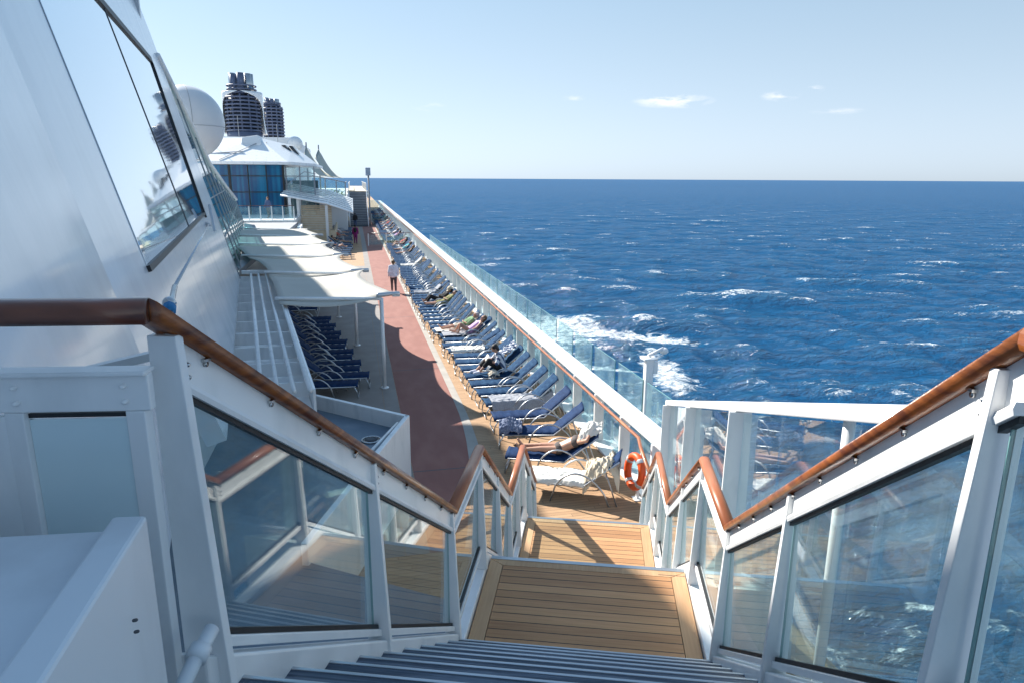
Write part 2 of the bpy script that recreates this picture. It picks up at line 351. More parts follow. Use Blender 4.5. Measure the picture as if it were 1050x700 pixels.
    p.inputs['Roughness'].default_value = 1; p.inputs['Specular IOR Level'].default_value = 0.0
    w1 = noise(mp((1, 1.8, 1), rad(25)), .28, 6, .4, .6); w2 = noise(mp((1, 1.6, 1), rad(40)), 1.7, 5, .3, .6); w3 = noise(mp((1, 1.7, 1), rad(10)), .055, 4, .5)
    b = nt.nodes.new('ShaderNodeBump'); b.inputs['Strength'].default_value = 1; b.inputs['Distance'].default_value = 1.0
    L.new(mth('ADD', mth('MULTIPLY', w3, 4.0), mth('ADD', mth('MULTIPLY', w1, 2.6), mth('MULTIPLY', w2, .55))), b.inputs['Height']); L.new(b.outputs[0], p.inputs['Normal'])
    gl_ = nt.nodes.new('ShaderNodeBsdfGlossy'); gl_.inputs['Roughness'].default_value = .07
    b2_ = nt.nodes.new('ShaderNodeBump'); b2_.inputs['Strength'].default_value = 1; b2_.inputs['Distance'].default_value = .38
    L.new(b.inputs['Height'].links[0].from_socket, b2_.inputs['Height']); L.new(b2_.outputs[0], gl_.inputs['Normal'])
    fr_ = nt.nodes.new('ShaderNodeFresnel'); fr_.inputs[0].default_value = 1.333; L.new(b.outputs[0], fr_.inputs['Normal'])
    fc = mth('MULTIPLY', mth('MINIMUM', fr_.outputs[0], .24), mth('SUBTRACT', 1.0, foam))     # wave slopes keep a rough sea from mirroring the horizon
    ms = nt.nodes.new('ShaderNodeMixShader'); L.new(fc, ms.inputs[0]); L.new(p.outputs[0], ms.inputs[1]); L.new(gl_.outputs[0], ms.inputs[2])
    L.new(ms.outputs[0], nt.nodes['Material Output'].inputs[0])
    me.materials.append(m); o = bpy.data.objects.new('sea', me); COL.objects.link(o); o['kind'] = 'structure'
build_sea()

# ------------------------------------------------------------------ ship hull and decks
hull = thing('ship_hull', 'white side of the cruise ship under the promenade deck', 'ship hull', (-13, 60, SEA))
part('hull_side', MB().box(-32, 5.62, -60, 230, SEA - 6, -.06), M['whitefar'], hull)
part('lower_ledge', MB().box(5.625, 6.75, 9.5, 230, SEA - 6, -1.6), M['whitefar'], hull)
struct('main_deck', MB().box(-3.6, 5.6, 4.0, 230, -.05, 0), M['deck'])
# red lane with its grey border, curving off to the left near the stairs
def curve_edge(u0, near):
    pts = [(u0, 120.0), (u0, 17.5)]
    for k in range(1, 9): t = k / 8; pts.append((u0 - near * t * t, 17.5 - 7.5 * t))
    return pts
e1 = curve_edge(2.42, .9); e2 = curve_edge(2.62, .55); e0 = [(.95, 10.0), (.95, 120.0)]
struct('lane', MB().add([(x, y, .004) for x, y in e1 + e0], [tuple(range(len(e1) + 2))]), M['lane'])
n = len(e1)
struct('lane_border', MB().add([(x, y, .008) for x, y in e1] + [(x, y, .008) for x, y in e2], [(i, i + 1, n + i + 1, n + i) for i in range(n - 1)]), M['stripe'])
for v_ in (13.2, 21.0, 29.5, 38.2, 47, 56, 65): struct('lane_seam', MB().add([(.95, v_, .0065), (2.42, v_, .0065), (2.42, v_ + .03, .0065), (.95, v_ + .03, .0065)], [(0, 1, 2, 3)]), M['darkgrey'])
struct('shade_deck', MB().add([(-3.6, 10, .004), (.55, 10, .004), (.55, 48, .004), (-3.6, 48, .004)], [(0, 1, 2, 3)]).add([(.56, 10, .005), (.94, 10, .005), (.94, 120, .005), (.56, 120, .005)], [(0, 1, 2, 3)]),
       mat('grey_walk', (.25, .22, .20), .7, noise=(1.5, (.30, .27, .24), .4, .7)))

# ------------------------------------------------------------------ staircase (stair frame)
st = thing('staircase', 'broad outdoor staircase with teak landings going down to the sun deck', 'stairs', (0, 5.5, 0), SA)
L1Z, L2Z = 2.7, 1.37
def lx(y): return -.82 - (.15 * (4 - y) / 2.56 if y < 4 else 0)
def landing(y0, y1, z):
    part('landing', MB().box(-.70, .70, y0 + .0, y1 - .10, z - .08, z), M['teak'], st)
    for s in (-1, 1): part('landing_margin', MB().slab([(s * .705, y0, z - .08), (s * .82, y0, z - .08), (s * .82, y1 - .012, z - .08), (s * .705, y1 - .10, z - .08)], (0, 0, .081)), M['teakside'], st)
    part('landing_margin', MB().slab([(-.70, y1 - .095, z - .08), (.70, y1 - .095, z - .08), (.815, y1 - .012, z - .08), (-.815, y1 - .012, z - .08)], (0, 0, .081)), M['teakside'], st)
    part('nosing', MB().box(-.82, .82, y1 - .01, y1 + .035, z - .09, z + .004), M['alu'], st)
    part('landing_frame', MB().box(-.82, .82, y0, y1, z - .30, z - .085), M['white'], st)
landing(4.02, 5.27, L1Z); landing(6.95, 8.55, L2Z)
def step(y, z, run, m, x0=-.82, x1=.82):
    part('tread', MB().box(x0, x1, y - run - .03, y - .015, z - .035, z), m, st)
    part('nosing', MB().box(x0, x1, y - .014, y, z - .03, z + .003), M['alu'], st, .003)
for k in range(1, 11):              # the flight under the camera
    y = 3.95 - .262 * (k - 1); step(y, L1Z + .18 * k, .262, M['tread'], lx(y) - .03, .84)
for k in range(1, 7): step(5.27 + .28 * k, L1Z - .19 * k, .28, M['tread'])
for k in range(1, 7): step(8.55 + .27 * k, L2Z - .196 * k, .27, M['tread'])
part('top_landing', MB().box(-1.1, .84, -2.5, 1.32, 4.38, 4.5), M['bluefloor'], st)
def railz(y):
    pts = [(-9, 5.6), (1.44, 5.6), (4.0, 3.8), (5.07, 3.8), (7.0, 2.47), (8.4, 2.47), (10.3, 1.1), (12, 1.1)]
    for (a, b), (c, d) in zip(pts, pts[1:]):
        if a <= y <= c: return b + (d - b) * (y - a) / (c - a)
def rx(s, y): return s * .88 if (s > 0 or y >= 4) else -.88 - .15 * (4 - max(y, 1.3)) / 2.56
KY = [1.44, 4.0, 5.07, 7.0, 8.4, 10.3]
for s in (-1, 1):
    ys = ([-2.4] if s > 0 else []) + KY
    mb = MB()
    for a, b in zip(ys, ys[1:]):
        za, zb = railz(a), railz(b)
        up_ = .13 if abs(za - zb) > .1 else 0
        pa, pb = (rx(s, a), a, za - 1.08 + up_), (rx(s, b), b, zb - 1.08 + up_)
        mb.hexa([(pa[0] - .05, a, pa[2] - .34), (pa[0] + .05, a, pa[2] - .34), (pb[0] + .05, b, pb[2] - .34), (pb[0] - .05, b, pb[2] - .34)],
                [(pa[0] - .05, a, pa[2] + .03), (pa[0] + .05, a, pa[2] + .03), (pb[0] + .05, b, pb[2] + .03), (pb[0] - .05, b, pb[2] + .03)])
    part('stringer', mb, M['white'], st, .008)
# ---- railings
PROF = [(-.034, -.028), (-.040, -.014), (-.039, .006), (-.030, .020), (-.012, .027), (.012, .027), (.030, .020), (.039, .006), (.040, -.014), (.034, -.028)]
def stair_rail(s, label):
    t = thing('stair_railing', label, 'railing', (rx(s, 4), 4.0, L1Z), SA)
    ys = ([-2.4] if s > 0 else []) + KY
    P = [(rx(s, y), y, railz(y)) for y in ys]
    for i in range(len(P) - 1):
        near = P[i][1] < 3.9
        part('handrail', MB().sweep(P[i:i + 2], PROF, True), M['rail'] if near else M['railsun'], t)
    o = s * .0
    for a, b in zip(P, P[1:]):
        if s < 0 and a[1] < 1.5: a = (rx(s, 1.5), 1.5, railz(1.5))
        if s > 0 and a[1] < 0: continue
        part('fascia', MB().sweep([a, b], [(-.006, -.135), (.006, -.135), (.006, -.029), (-.006, -.029)]), M['white'], t)
        part('channel', MB().sweep([a, b], [(-.022, -.165), (.022, -.165), (.026, -.150), (.022, -.136), (-.022, -.136), (-.026, -.150)]), M['white'], t)
        if s > 0 and a[1] < 0: continue
        part('gasket', MB().sweep([a, b], [(-.010, -.182), (.010, -.182), (.010, -.1655), (-.010, -.1655)]), M['black'], t)
        part('bottom_rail', MB().sweep([a, b], [(-.024, -.90), (.024, -.90), (.024, -.862), (-.024, -.862)]), M['white'], t, .004)
        part('gasket', MB().sweep([a, b], [(-.010, -.861), (.010, -.861), (.010, -.84), (-.010, -.84)]), M['black'], t)
    posts = [1.5, 2.70, 3.95, 5.02, 6.0, 6.93, 7.7, 8.38, 9.3, 10.25]
    if s > 0: posts = [.35, 1.52, 2.84, 3.97, 5.02, 6.0, 6.93, 7.7, 8.38, 9.3, 10.25]
    for y in posts:                  # fins: outer edge plumb, inner edge flaring out towards the foot
        x = rx(s, y); zt = railz(y) - .03; zb = railz(y) - 1.05
        big = 1.0 if y < 2 else .8
        o_ = x + s * .045; ti, bi = x - s * .030 * big, x - s * .085 * big
        mb = MB().hexa([(o_, y - .016, zb), (bi, y - .016, zb), (bi, y + .016, zb), (o_, y + .016, zb)], [(o_, y - .016, zt), (ti, y - .016, zt), (ti, y + .016, zt), (o_, y + .016, zt)])
        ps = part('post', mb, M['white'], t, .003)
    for y in posts[1 if s > 0 else 0:6]:
        for dz in (-.085, -.118): part('bolt', MB().capsule((rx(s, y) - s * .004, y + .045, railz(y + .045) + dz), (rx(s, y) - s * .014, y + .045, railz(y + .045) + dz), .007), M['steel'], t)
    for k in range(16):
        mb = MB(); y = 1.62 + k * .3
        if y > 6.9: break
        mb.tube([(rx(s, y) - s * .006, y, railz(y) - .05), (rx(s, y) - s * .014, y, railz(y) - .05)], .008, 10).box(min(rx(s, y) - s * .02, rx(s, y) - s * .006), max(rx(s, y) - s * .02, rx(s, y) - s * .006), y - .014, y + .014, railz(y) - .042, railz(y) - .034)
        part('rail_clip', mb, M['steel'], t)
    allp = sorted(set(posts))
    for a, b in zip(allp, allp[1:]):
        cuts = [k for k in KY if a + .03 < k < b - .03]; seg = [a + .05] + cuts + [b - .045]
        top = [(rx(s, y), y, railz(y) - .172) for y in seg]; bot = [(rx(s, y), y, railz(y) - .852) for y in seg]
        part('glass_panel', MB().slab(top + bot[::-1], (s * .010, 0, 0)), M['glass'], t)
        for y, d in ((seg[0], -.003), (seg[-1], .003)): part('glass_edge', MB().slab([(rx(s, y), y, railz(y) - .172), (rx(s, y), y + d, railz(y) - .172), (rx(s, y), y + d, railz(y) - .852), (rx(s, y), y, railz(y) - .852)], (s * .010, 0, 0)), M['glassedge'], t)
    return t
rl = stair_rail(-1, 'left stair railing of varnished wood, white fins and glass beside the steps')
stair_rail(1, 'right stair railing of varnished wood, white fins and glass on the sea side')
# rail across the top landing, from the left railing's corner to the deckhouse
cr = thing('landing_railing', 'dark varnished handrail over a white framed glass panel at the far left', 'railing', (-1.04, 1.42, 4.5), SA)
x0, y0 = rx(-1, 1.44), 1.435
part('handrail', MB().sweep([(x0 + .008, y0 + .0, 5.601), (x0 - .10, y0 - .035, 5.603), (-2.4, 1.13, 5.603)], PROF, True), M['railx'], cr)
X1, X2 = -1.08, -1.42
def tl(x, z, d=0): return (x, 1.44 - (x0 - x) * .2 + d, z)
part('frame', MB().bar(tl(-1.04, 5.405), tl(-1.62, 5.405), .03, .09), M['white'], cr, .004)
part('frame', MB().bar(tl(-1.04, 5.455), tl(-1.7, 5.455), .06, .012), M['white'], cr, .004)
for x in (-1.075, -1.345): part('post', MB().bar(tl(x, 4.5), tl(x, 5.36), .05, .03, (0, 1, 0)), M['white'], cr, .003)
part('gasket', MB().bar(tl(-1.10, 5.35), tl(-1.32, 5.35), .012, .010), M['black'], cr)
part('glass_panel', MB().bar(tl(-1.10, 4.93), tl(-1.32, 4.93), .01, .82), mat('frosted_panel', (.62, .75, .77), .12, noise=(2, (.66, .78, .80), .4, .7), coat=.4), cr)
part('side_plate', MB().bar(tl(-1.37, 4.92), tl(-2.3, 4.92), .02, .86), M['white'], cr)
for x in (-1.09, -1.33):
    for dz in (-.02, .018): part('bolt', MB().capsule(tl(x, 5.405 + dz, -.016), tl(x, 5.405 + dz, -.024), .006), M['white'], cr)
pf = MB().tube([(-.955, 1.44, 4.765), (-.95, 1.36, 4.745), (-.96, 1.28, 4.69), (-.98, 1.2, 4.55)], .019, 12).tube([(-.952, 1.385, 4.753), (-.95, 1.35, 4.742)], .027, 12)
solo('drain_pipe', pf, M['offwhite'], 'short white pipe elbow at the foot of the big left post', 'pipe', (-1, 1.25, 4.5), SA)
# white parapet locker in the lower left corner
lk = thing('locker', 'white painted locker with raised rim in the near left corner', 'locker', (-1.1, .8, 4.5), SA)
# rim from (-.96,1.22) towards the camera side
ra, rb, rc_, rd = (-1.002, 1.211), (-.933, 1.226), (-.64, .40), (-.70, .36)
part('rim', MB().slab([(*ra, 4.5), (*rb, 4.5), (*rc_, 4.5), (*rd, 4.5)], (0, 0, .70)), M['offwhite'], lk, .008)
part('lid', MB().hexa([(-1.75, .2, 4.5), (-.705, .365, 4.5), (-1.006, 1.205, 4.5), (-1.9, .98, 4.5)], [(-1.75, .2, 5.12), (-.705, .365, 5.12), (-1.006, 1.205, 5.17), (-1.9, .98, 5.17)]), M['offwhite'], lk, .006)
for z in (5.075, 5.05): part('bolt', MB().capsule((-.875 + .02, 1.05, z), (-.868 + .016, 1.052, z), .0035), M['darkgrey'], lk)

# ------------------------------------------------------------------ tall glass screen on the sea side of the stairs
sc = thing('glass_screen', 'white framed sloping glass wind screen on the sea side of the stairs', 'glass screen', (1.25, 7, 0), SA)
def sz(y): return 2.54 + .325 * (10.43 - y)
part('top_beam', MB().hexa([(1.16, 1.4, sz(1.4) - .085), (1.30, 1.4, sz(1.4) - .085), (1.30, 10.52, sz(10.52) - .085), (1.16, 10.52, sz(10.52) - .085)],
     [(1.16, 1.4, sz(1.4)), (1.30, 1.4, sz(1.4)), (1.30, 10.52, sz(10.52)), (1.16, 10.52, sz(10.52))]), M['white'], sc, .01)
for y in (10.43, 7.95, 5.48):
    zb = railz(min(y, 11.9)) - 1.3
    part('fin', MB().hexa([(1.10, y - .015, zb), (1.34, y - .015, zb), (1.34, y + .015, zb), (1.10, y + .015, zb)], [(1.12, y - .015, sz(y) - .086), (1.30, y - .015, sz(y) - .086), (1.30, y + .015, sz(y) - .086), (1.12, y + .015, sz(y) - .086)]), M['white'], sc, .003)
part('pole', MB().tube([(1.22, 3.24, 3.05), (1.22, 3.24, sz(3.24) - .05)], .028, 12), M['white'], sc)
part('pole', MB().tube([(1.22, 1.5, 2.05), (1.22, 1.5, sz(1.5) - .05)], .028, 12), M['white'], sc)
for a, b in ((10.40, 9.25), (9.22, 7.98), (7.92, 6.75), (6.71, 5.51), (5.45, 4.4), (4.36, 3.27), (3.21, 1.55)):
    zb = lambda y: max(railz(y) - 1.15, sz(y) - 2.2)
    part('glass_panel', MB().slab([(1.235, a, sz(a) - .10), (1.235, b, sz(b) - .10), (1.235, b, zb(b)), (1.235, a, zb(a))], (.012, 0, 0)), M['glass'], sc)
part('ledge', MB().hexa([(.95, 5.2, 1.5), (1.6, 5.2, 1.5), (1.6, 10.6, -.1), (.95, 10.6, -.1)], [(.95, 5.2, 2.62), (1.6, 5.2, 2.62), (1.6, 10.6, .02), (.95, 10.6, .02)]), M['white'], sc)
part('side_rail', MB().bar((1.28, 6.2, 2.6), (1.28, 10.4, 1.25), .04, .05), M['white'], sc)

# ------------------------------------------------------------------ deckhouse wall leaning inboard
def WP(v, z, off=0.0):
    u = -2.08 - .137 * (v - 11.4) - .27 * (z - 2.6); k = off / 1.045
    return (u + k, v + .137 * k, z + .27 * k)
def wpoly(pts, off, th): return MB().slab([WP(v, z, off) for v, z in pts], tuple(Vector(WP(0, 5, -th)) - Vector(WP(0, 5, 0))))
dh = thing('deckhouse', 'tall glossy white deckhouse wall leaning inboard on the left', 'deckhouse', (-4, 12, 0))
TOP = 13.2
part('wall', wpoly([(6.3, 3.5), (8.5, 3.5), (8.9, 2.6), (24.2, 2.6), (25.4, 8.5), (26.0, 10.2), (25.7, 12.2), (17.2, 10.9), (16.9, 13.4), (6.7, 13.4)], 0, .25), M['wallwhite'], dh)  # out-of-frame top edge stepped to shade the upper landing and light the lower
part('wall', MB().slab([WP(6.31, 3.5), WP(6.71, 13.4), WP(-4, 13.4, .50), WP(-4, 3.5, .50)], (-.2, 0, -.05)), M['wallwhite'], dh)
part('lower_wall', MB().slab([(-2.62, -4, 0), (-2.62, 20, 0), (-4.2, 60, 0), (-4.5, 60, 0), (-2.9, 20, 0), (-2.9, -4, 0)], (0, 0, 2.15)), M['whitefar'], dh)
part('recess_wall', MB().box(-2.9, -2.615, -4, 10.6, 2.155, 3.9), M['wallwhite'], dh)
wo = [(8.33, 4.93), (19.3, 5.0), (21.2, 8.86), (8.6, 8.75)]
wf = MB()
def strip(a, b, w_, off0, off1):
    a, b = Vector((a[0], a[1])), Vector((b[0], b[1])); d = (b - a).normalized(); n_ = Vector((-d.y, d.x)) * w_
    q = [a, b, b + n_, a + n_]
    wf.add([WP(p.x, p.y, off0) for p in q] + [WP(p.x, p.y, off1) for p in q], [(3, 2, 1, 0), (4, 5, 6, 7), (0, 1, 5, 4), (1, 2, 6, 5), (2, 3, 7, 6), (3, 0, 4, 7)])
strip((8.3, 4.93), (19.3, 5.0), -.07, .002, .04); strip((19.3, 4.93), (21.2, 8.9), -.16, .002, .05); strip((21.3, 8.86), (8.6, 8.75), -.16, .002, .05)
win = part('window', wf, M['black'], dh)
gl = part('pane', wpoly(wo, .012, .008), M['mirror'], win); 
part('mullion', MB().bar(WP(14.35, 4.95, .018), WP(14.5, 8.8, .018), .025, .012, (1, 0, 0)), M['darkgrey'], win)
# deckhouse body behind the leaning wall, plus unseen blocks added for shade
part('house_body', MB().box(-30, -7.2, -4, 25, 0, 11.4), M['whitefar'], dh)
part('shade_slab', MB().slab([(-16, 26.2, 13.5), (-7.3, 26.2, 13.5), (-7.3, 31.3, 13.5), (-9.0, 31.7, 13.5), (-11.7, 46, 13.5), (-18, 46, 13.5)], (0, 0, .35)), M['whitefar'], dh)  # added out-of-view slab that casts shade on the lane and canopy
part('sun_blocker', MB().box(-12, -7.15, 25.3, 27.6, 3, 12.2), M['whitefar'], dh)  # added hidden block that keeps a sun patch off the lattice roof
part('shade_slab_prop', MB().box(-15, -12, 26.4, 31, 11.0, 13.5), M['whitefar'], dh)  # carries the added shade slab, also out of view
part('roof_mast', MB().box(-6.1, -5.95, 24.0, 24.12, 10, 14.6), M['alu'], dh)
# glazed solarium beyond
so = thing('solarium', 'teal glazed side of the solarium sloping down behind the canopy', 'solarium', (-5, 36, 0))
top = [(24.9, 9.6), (27.9, 8.7), (33.2, 6.45), (44, 5.3), (55.7, 4.25)]
def tz(v):
    for (a, b), (c, d) in zip(top, top[1:]):
        if a <= v <= c: return b + (d - b) * (v - a) / (c - a)
vs_ = [24.9] + [27.9 + 2.78 * i for i in range(11)]
for a, b in zip(vs_, vs_[1:]):
    if b > 55.7: break
    part('glass_pane', wpoly([(a + .03, 2.6), (b - .03, 2.6), (b - .03, tz(b) - .05), (a + .03, tz(a) - .05)], -.03, .02), M['glassteal'], so)
for a in vs_:
    if a <= 55.7: part('mullion', MB().bar(WP(a, 2.5, -.02), WP(a, tz(a), -.02), .045, .03, (1, 0, 0)), M['midgrey'], so)
for zz in (3.9, 5.2): part('transom', MB().bar(WP(25, zz, -.02), WP(55.5 if zz < 4 else 44, zz, -.02), .04, .03, (1, 0, 0)), M['midgrey'], so)
part('roof_edge', MB().tube([WP(v, z, .02) for v, z in top], .10, 8), M['white'], so)
part('interior_floor', MB().box(-20, -4.3, 25.2, 56, 2.3, 2.5), M['midgrey'], so)
part('interior_wall', MB().box(-10.5, -10.3, 25.2, 56, 2.5, 4.6), M['whitefar'], so)
part('roof', MB().slab([WP(v, z, -.1) for v, z in top[1:]] + [(-20, 55.7, 4.6), (-20, 27.9, 9.5)], (0, 0, -.12)), M['whitefar'], so) if False else None
# stay wire with turnbuckle
wr = thing('stay_wire', 'thin stay wire with a blue wrapped turnbuckle near the left handrail corner', 'wire', (-.74, 2.8, 5.35))
part('wire', MB().tube([(-.80, 3.3, 5.42), (-3.66, 19.18, 4.72)], .010, 6), M['steel'], wr)
part('turnbuckle', MB().tube([(-.745, 2.88, 5.32), (-.765, 3.02, 5.345)], .022, 8).ball((-.785, 3.12, 5.375), .03, (1, 1, 1), 10, 6).tube([(-.765, 3.02, 5.35), (-.80, 3.3, 5.42)], .013, 8), M['steel'], wr)
part('wrapping', MB().tube([(-.768, 3.03, 5.35), (-.778, 3.09, 5.365)], .027, 8), cloth('bluewrap', (.02, .16, .35)), wr)
part('bracket', MB().bar((-3.62, 18.9, 4.7), WP(18.7, 4.75, 0), .12, .06).bar((-3.5, 18.9, 4.55), (-3.62, 19.2, 5.2), .05, .05), M['alu'], wr)
part('anchor_plate', MB().bar((-.72, 2.70, 5.27), (-.745, 2.88, 5.32), .05, .012).bar((-.715, 2.71, 5.26), (-1.62, 2.66, 5.08), .05, .03), M['alu'], wr)

# satellite dome
dm = thing('satellite_dome', 'large white satellite dome behind the deckhouse', 'satellite dome', (-10.1, 49, 5))
part('dome', MB().ball((-10.1, 49, 9.27), 2.25, (1, 1, 1.0), 40, 24), mat('dome_grp', (.66, .67, .68), .35, noise=(.5, (.60, .61, .62), .4, .7)), dm)
mb = MB().ring((-10.1, 49, 9.0), 2.245, .02, 48, 6, .6)
for a0 in (-70, 20, 110):
    mb.tube([(-10.1 + 2.255 * math.sin(t) * math.cos(rad(a0)), 49 + 2.255 * math.sin(t) * math.sin(rad(a0)), 9.27 + 2.255 * math.cos(t)) for t in [math.pi * i / 24 for i in range(25)]], .016, 6)
part('seam', mb, M['midgrey'], dm)
part('pedestal', MB().tube([(-10.1, 49, 4.6), (-10.1, 49, 7.3)], .9, 20), M['whitefar'], dm)

# ------------------------------------------------------------------ box shaped well left of the lane
bw = thing('service_well', 'low white walled well with blue grey floor beside the red lane', 'parapet', (-.8, 11, 0))
A_, B_, C_, D_ = (-1.46, 14.72), (.86, 12.5), (.10, 10.4), (-.75, 8.0)
def wall2(p, q, z0, z1, th):
    p, q = Vector((*p, 0)), Vector((*q, 0)); d = (q - p).normalized(); n_ = Vector((-d.y, d.x, 0)) * th
    return [(p.x, p.y), (q.x, q.y), (q.x + n_.x, q.y + n_.y), (p.x + n_.x, p.y + n_.y)]
for p, q, th in ((A_, B_, -.09), (B_, C_, -.09), (C_, D_, -.09)):
    w4 = wall2(p, q, 0, 1.5, th)
    part('parapet', MB().slab([(x, y, 0) for x, y in w4], (0, 0, 1.5)), M['white'], bw, .012)
part('floor', MB().slab([A_ + (1.1,), (B_[0] - .1, B_[1], 1.1), (C_[0] - .1, C_[1], 1.1), (D_[0] - .1, D_[1] + .15, 1.1), (1.3, 6.6, 1.1), (1.0, 2, 1.1), (-3.0, 2, 1.1), (-3.0, 14.7, 1.1)], (0, 0, .1)), M['bluefloor'], bw)
part('end_wall', MB().box(-3.0, -1.46, 14.62, 14.72, 0, 1.5), M['white'], bw)
part('corner_rail', MB().tube([(B_[0] - .25, B_[1] - .3, 1.46), (C_[0] - .22, C_[1] + .02, 1.46)], .03, 8), M['white'], bw)
part('floor_drain', MB().tube([(.12, 12.1, 1.201), (.12, 12.1, 1.216)], .17, 24).ring((.12, 12.1, 1.216), .17, .015), M['steel'], bw)
part('drain_grate', MB().tube([(.12, 12.1, 1.217), (.12, 12.1, 1.222)], .12, 20), M['darkgrey'], bw)

# ------------------------------------------------------------------ white lattice roof beside the deckhouse
pg = thing('steel_lattice', 'white steel lattice roof running along the foot of the deckhouse', 'lattice roof', (-2.3, 18, 0))
def PU(i, v): return (-1.70 + .2467 * i) - .1435 * (v - 11.9)
for i in range(4):
    part('long_pipe', MB().tube([(PU(i, 10.8), 10.8, 2.62), (PU(i, 25.2), 25.2, 2.62)], .042 if i in (0, 3) else .036, 10), M['white'], pg)
for k in range(11):
    v = 11.6 + 1.35 * k
    part('cross_plate', MB().bar((PU(0, v) - .62, v, 2.41), (PU(3, v) + .02, v, 2.41), .03, .26), M['white'], pg)
part('outer_plate', MB().slab([(PU(3, 10.8) + .04, 10.8, 2.28), (PU(3, 25.2) + .04, 25.2, 2.28), (PU(3, 25.2) + .08, 25.2, 2.28), (PU(3, 10.8) + .08, 10.8, 2.28)], (0, 0, .36)), M['white'], pg)
part('end_beam', MB().bar((PU(0, 25.3) - .3, 25.3, 2.66), (PU(3, 25.3) + .1, 25.3, 2.66), .12, .12), M['white'], pg)
lp = part('lower_panel', MB().slab([(PU(0, 10.8) - .8, 10.8, 2.22), (PU(0, 25.2) - .8, 25.2, 2.22), (PU(3, 25.2) + .03, 25.2, 2.22), (PU(3, 10.8) + .03, 10.8, 2.22)], (0, 0, .03)), M['white'], pg)
for v in (11.72, 13.07, 14.42, 15.77):
    for i, (a, b) in enumerate(((1.55, 2.05), (2.2, 2.75))):
        if v < 12 and i == 0: continue
        wq = part('skylight', MB().slab([(PU(a, v), v, 2.254), (PU(b, v), v, 2.254), (PU(b, v + .8), v + .8, 2.254), (PU(a, v + .8), v + .8, 2.254)], (0, 0, .012)), M['darkwin'], lp)
for k in range(7):
    v = 11.0 + 2.2 * k
    part('leg', MB().tube([(PU(3, v) + .06, v, 0), (PU(3, v) + .06, v, 2.28)], .035, 8), M['white'], pg)

# ------------------------------------------------------------------ tensioned canopy
cn = thing('fabric_canopy', 'cream scalloped fabric canopy on white poles over shaded loungers', 'canopy', (-1, 30, 0))
TIPS = [(1.01 - .137 * 5.4 * i, 19.5 + 5.4 * i) for i in range(6)]
def root(v): return -1.93 - .158 * (v - 17.9) - min(.9, .12 * max(0, v - 24.6))
def bay(i):
    (u0, v0), (u1, v1) = TIPS[i], TIPS[i + 1]
    def f(a, b):                    # a along v, b from root to outer edge
        s_ = math.sin(math.pi * a); r0 = 17.9 + (v0 - 19.5)
        va = r0 + (v1 - v0) * a; uo = u0 + (u1 - u0) * a - .62 * s_ * (1 - .35 * a); vo = v0 + (v1 - v0) * a; ur = root(va)
        z = 2.72 + .13 * s_ * (1 - .25 * b) + .06 * (1 - b) - .16 * math.sin(math.pi * b) * (1 - s_)
        return (ur + (uo - ur) * b, va + (vo - va) * b - .25 * math.sin(math.pi * b) * (1 - a) * (1 if i == 0 else 0), z)
    return MB().grid(f, 16, 14, (0, 0, -.012))
for i in range(5): part('fabric', bay(i), M['fabricw'], cn)
for i, (u, v) in enumerate(TIPS):
    part('pole', MB().tube([(u - .37, v - .25, 0), (u - .37, v - .25, 2.62)], .055, 14).tube([(u - .37, v - .25, 0), (u - .37, v - .25, .03)], .12, 14), M['white'], cn)
    if i < 5:
        part('corner_fitting', MB().capsule((u - .45, v - .22, 2.70), (u + .12, v + .05, 2.70), .07, .05).box(u - .05, u + .16, v - .10, v + .12, 2.62, 2.70), M['alu'], cn)
    part('strut', MB().tube([(u - .37, v - .25, 2.6), (root(v) + .1, v - 1.2, 2.86)], .045, 8), M['white'], cn)

# ------------------------------------------------------------------ ship side rail: cap, teak handrail, posts, glass
dr = thing('deck_railing', 'long white capped glass railing with teak handrail along the ship side', 'railing', (5.3, 60, 0))
VE = 150
part('cap', MB().slab([(5.16, 10.35, 1.16), (5.62, 10.1, 1.16), (5.62, VE, 1.16), (5.16, VE, 1.16)], (0, 0, .07)), M['white'], dr, .015)
HP = [(x * .8, z * .8) for x, z in PROF]
part('handrail', MB().sweep([(4.55, 9.55, 1.13), (4.86, 10.75, 1.20), (4.99, 11.15, 1.22), (4.99, 60, 1.22)], HP, True), M['railsun'], dr)
part('handrail', MB().sweep([(4.99, 60.01, 1.22), (4.99, VE, 1.22)], HP, True), M['railsun'], dr)
v = 10.9; k = 0; ph = []
while v < VE - 3:
    ph.append(v); v += 1.55 if v < 60 else 3.1
for v in ph: part('post', MB().box(5.14, 5.36, v - .035, v + .035, 0, 1.16), M['white'], dr)
for a, b in zip(ph, ph[1:]):
    if a > 60 and (b - a) < 2: continue
    part('glass_panel', MB().box(5.385, 5.40, a + .02, b - .02, .03, 1.15), M['glassfar'], dr)
mb = MB()
for v in [11.6 + 1.55 * i for i in range(31)]: mb.bar((5.0, v, 1.185), (5.16, v, 1.12), .03, .02).ball((4.99, v, 1.262), .012, (1, 3, .6), 8, 5)
part('rail_brackets', mb, M['steel'], dr)
part('kerb', MB().box(5.10, 5.60, 10.3, VE, .0, .05), M['white'], dr)
mb = MB()
for i in range(11): v = 12.2 + i * 1.55; mb.bar((5.08, v, .06), (5.36, v - .9, .06), .03, .03)
